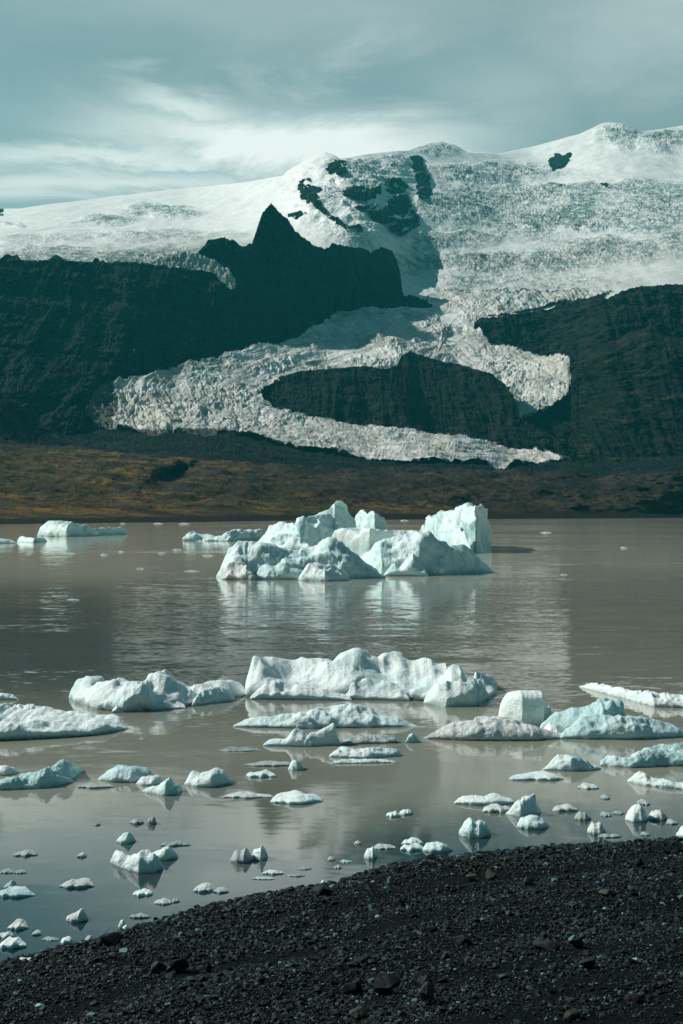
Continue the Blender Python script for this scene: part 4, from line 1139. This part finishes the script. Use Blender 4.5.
berg('ice_lump', [([(505, 812), (511, 807), (516, 802), (523, 798), (530, 794.5), (537, 793), (541, 794), (540, 801), (537, 811)], [(505, 814), (520, 817), (537, 815), (541, 812)], dict(cap=.45))],
     M_BERGW, 'curved white fin rising to the right, next to the flat white shelf', 'ice lump', seed=122, hf=.85)
berg('ice_lump', [([(110, 858), (113, 852), (117, 849.5), (122, 851), (130, 855), (134, 855)], [(110, 862), (120, 867), (134, 869)], dict(cap=.7)),
                  ([(120, 862), (128, 857), (134, 853), (142, 850), (149, 850), (156, 853), (161, 858), (164, 864)], [(120, 867), (140, 873), (155, 873), (164, 868)], dict(cap=.75))],
     M_BERGW, 'bright double-humped white lump mirrored in the calm water at left', 'ice lump', seed=125, hf=.8, amp=.07)

# ------------------------------------------------------------------ haze
def build_haze():
    m = bpy.data.materials.new('air'); m.use_nodes = True
    nt = m.node_tree; nt.nodes.clear()
    out = nt.nodes.new('ShaderNodeOutputMaterial'); v = nt.nodes.new('ShaderNodeVolumePrincipled')
    v.inputs['Color'].default_value = (.07, .80, .88, 1); v.inputs['Density'].default_value = 2.6e-5
    v.inputs['Anisotropy'].default_value = .2
    nt.links.new(v.outputs[0], out.inputs['Volume'])
    x, y0, y1, z0, z1 = 6500, -400, 10600, -4, 2500
    co = np.array([[-x, y0, z0], [x, y0, z0], [x, y1, z0], [-x, y1, z0], [-x, y0, z1], [x, y0, z1], [x, y1, z1], [-x, y1, z1]], float)
    f = np.array([[3, 2, 1, 0], [4, 5, 6, 7], [0, 1, 5, 4], [1, 2, 6, 5], [2, 3, 7, 6], [3, 0, 4, 7]])
    o = make_mesh('haze', co, f, m, smooth=False); o['kind'] = 'stuff'; o['label'] = 'thin teal haze in the air over lake and mountains'; o['category'] = 'haze'
build_haze()

# ------------------------------------------------------------------ sky and sun
SUN_EL, SUN_AZ = 39.0, -71.0     # azimuth measured from the view direction (+Y), negative = left
w = bpy.data.worlds.new('World'); scene.world = w; w.use_nodes = True
t = NT(w.node_tree); bg = w.node_tree.nodes['Background']
sk = t.add('ShaderNodeTexSky', sky_type='NISHITA'); sk.sun_disc = False
sk.sun_elevation = R(SUN_EL); sk.sun_rotation = R(SUN_AZ); sk.air_density = 1.0; sk.dust_density = .6; sk.ozone_density = 1.2; sk.altitude = 50
tc = t.add('ShaderNodeTexCoord').outputs['Generated']
sp = t.add('ShaderNodeSeparateXYZ'); t.put(sp.inputs[0], tc)
sxn, szn = sp.outputs[0], sp.outputs[2]
na = t.noise(t.mapping(tc, (6, 6, 22), rot=(0, R(-6), 0)), 1.0, 9, .64, .5)
nb = t.noise(t.mapping(tc, (3, 3, 7), loc=(3, 1, 2)), 1.0, 5, .55, .3)
nc_ = t.noise(t.mapping(tc, (14, 14, 60), rot=(0, R(-8), 0)), 1.0, 6, .6, .4)
wx = t.math('ADD', sxn, t.math('MULTIPLY_ADD', nb, .12, -.06)); wz = t.math('ADD', szn, t.math('MULTIPLY_ADD', na, .07, -.035))
def blob(px, py, rx, ry, slope=0.0, amp=1.0):
    x0 = (px-CX)/F; z0 = (HY-py)/F*.965
    dx = t.math('SUBTRACT', wx, x0)
    dz = t.math('SUBTRACT', t.math('SUBTRACT', wz, z0), t.math('MULTIPLY', dx, slope))
    a = t.math('POWER', t.math('ABSOLUTE', t.math('DIVIDE', dx, rx/F)), 2.0); b = t.math('POWER', t.math('ABSOLUTE', t.math('DIVIDE', dz, ry/F)), 2.0)
    e = t.math('EXPONENT', t.math('MULTIPLY', t.math('ADD', a, b), -1.0))
    return t.math('MULTIPLY', e, amp)
den = None
for bl in [(290, 135, 170, 26, -.02, 1.0), (200, 100, 60, 13, 0, .55), (110, 160, 170, 14, .08, .7), (60, 195, 300, 18, .1, .65), (640, 40, 130, 70, 0, .28), (330, 20, 330, 40, 0, .15), (500, 100, 90, 50, 0, .2)]:
    e = blob(*bl)
    den = e if den is None else t.math('MAXIMUM', den, e)
tex = t.math('ADD', t.math('MULTIPLY', na, .9), t.math('MULTIPLY', nc_, .5))
den2 = t.math('MULTIPLY', den, t.rng(tex, .35, .85, .7, 1.3))
gen = t.rng(na, .5, .8, 0, .28)
den3 = t.math('ADD', den2, gen, clamp=True)
skc = t.mix(1.0, sk.outputs[0], (.78, .95, .75), 'MULTIPLY')
grey = t.mix(t.rng(nb, .3, .7, .25, .55), skc, (3.3, 3.95, 3.85))
CL = (10.6, 10.9, 10.5)
cl = t.mix(den3, grey, CL)
clear = t.mix(1.0, skc, (.30, .52, .55), 'MULTIPLY')      # unseen sky overhead and behind darkened towards teal to cut ambient light
cl = t.mix(t.rng(sp.outputs[1], .15, .85), clear, cl)
t.put(bg.inputs[0], cl)
bg.inputs[1].default_value = .098

sl = bpy.data.lights.new('sun', 'SUN'); sl.energy = 5.0; sl.angle = R(.53); sl.color = (1.0, .965, .90)
so = bpy.data.objects.new('sun', sl); COL.objects.link(so)
az = R(SUN_AZ); el = R(SUN_EL)
dirv = Vector((math.sin(az)*math.cos(el), math.cos(az)*math.cos(el), math.sin(el)))
so.rotation_euler = dirv.to_track_quat('Z', 'Y').to_euler()
so.location = dirv*50

# ------------------------------------------------------------------ camera
cam = bpy.data.cameras.new('camera'); co_ = bpy.data.objects.new('camera', cam); COL.objects.link(co_)
co_.location = (0, 0, H); co_.rotation_euler = (R(90)+math.atan((HY-512)/F), 0, 0)
cam.sensor_fit = 'VERTICAL'; cam.sensor_height = 24; cam.lens = F/1024*24
cam.clip_start = .1; cam.clip_end = 30000
scene.camera = co_
scene.render.resolution_x = 683; scene.render.resolution_y = 1024
vs = scene.view_settings; vs.view_transform = 'Standard'; vs.look = 'None'; vs.exposure = 0; vs.gamma = 1
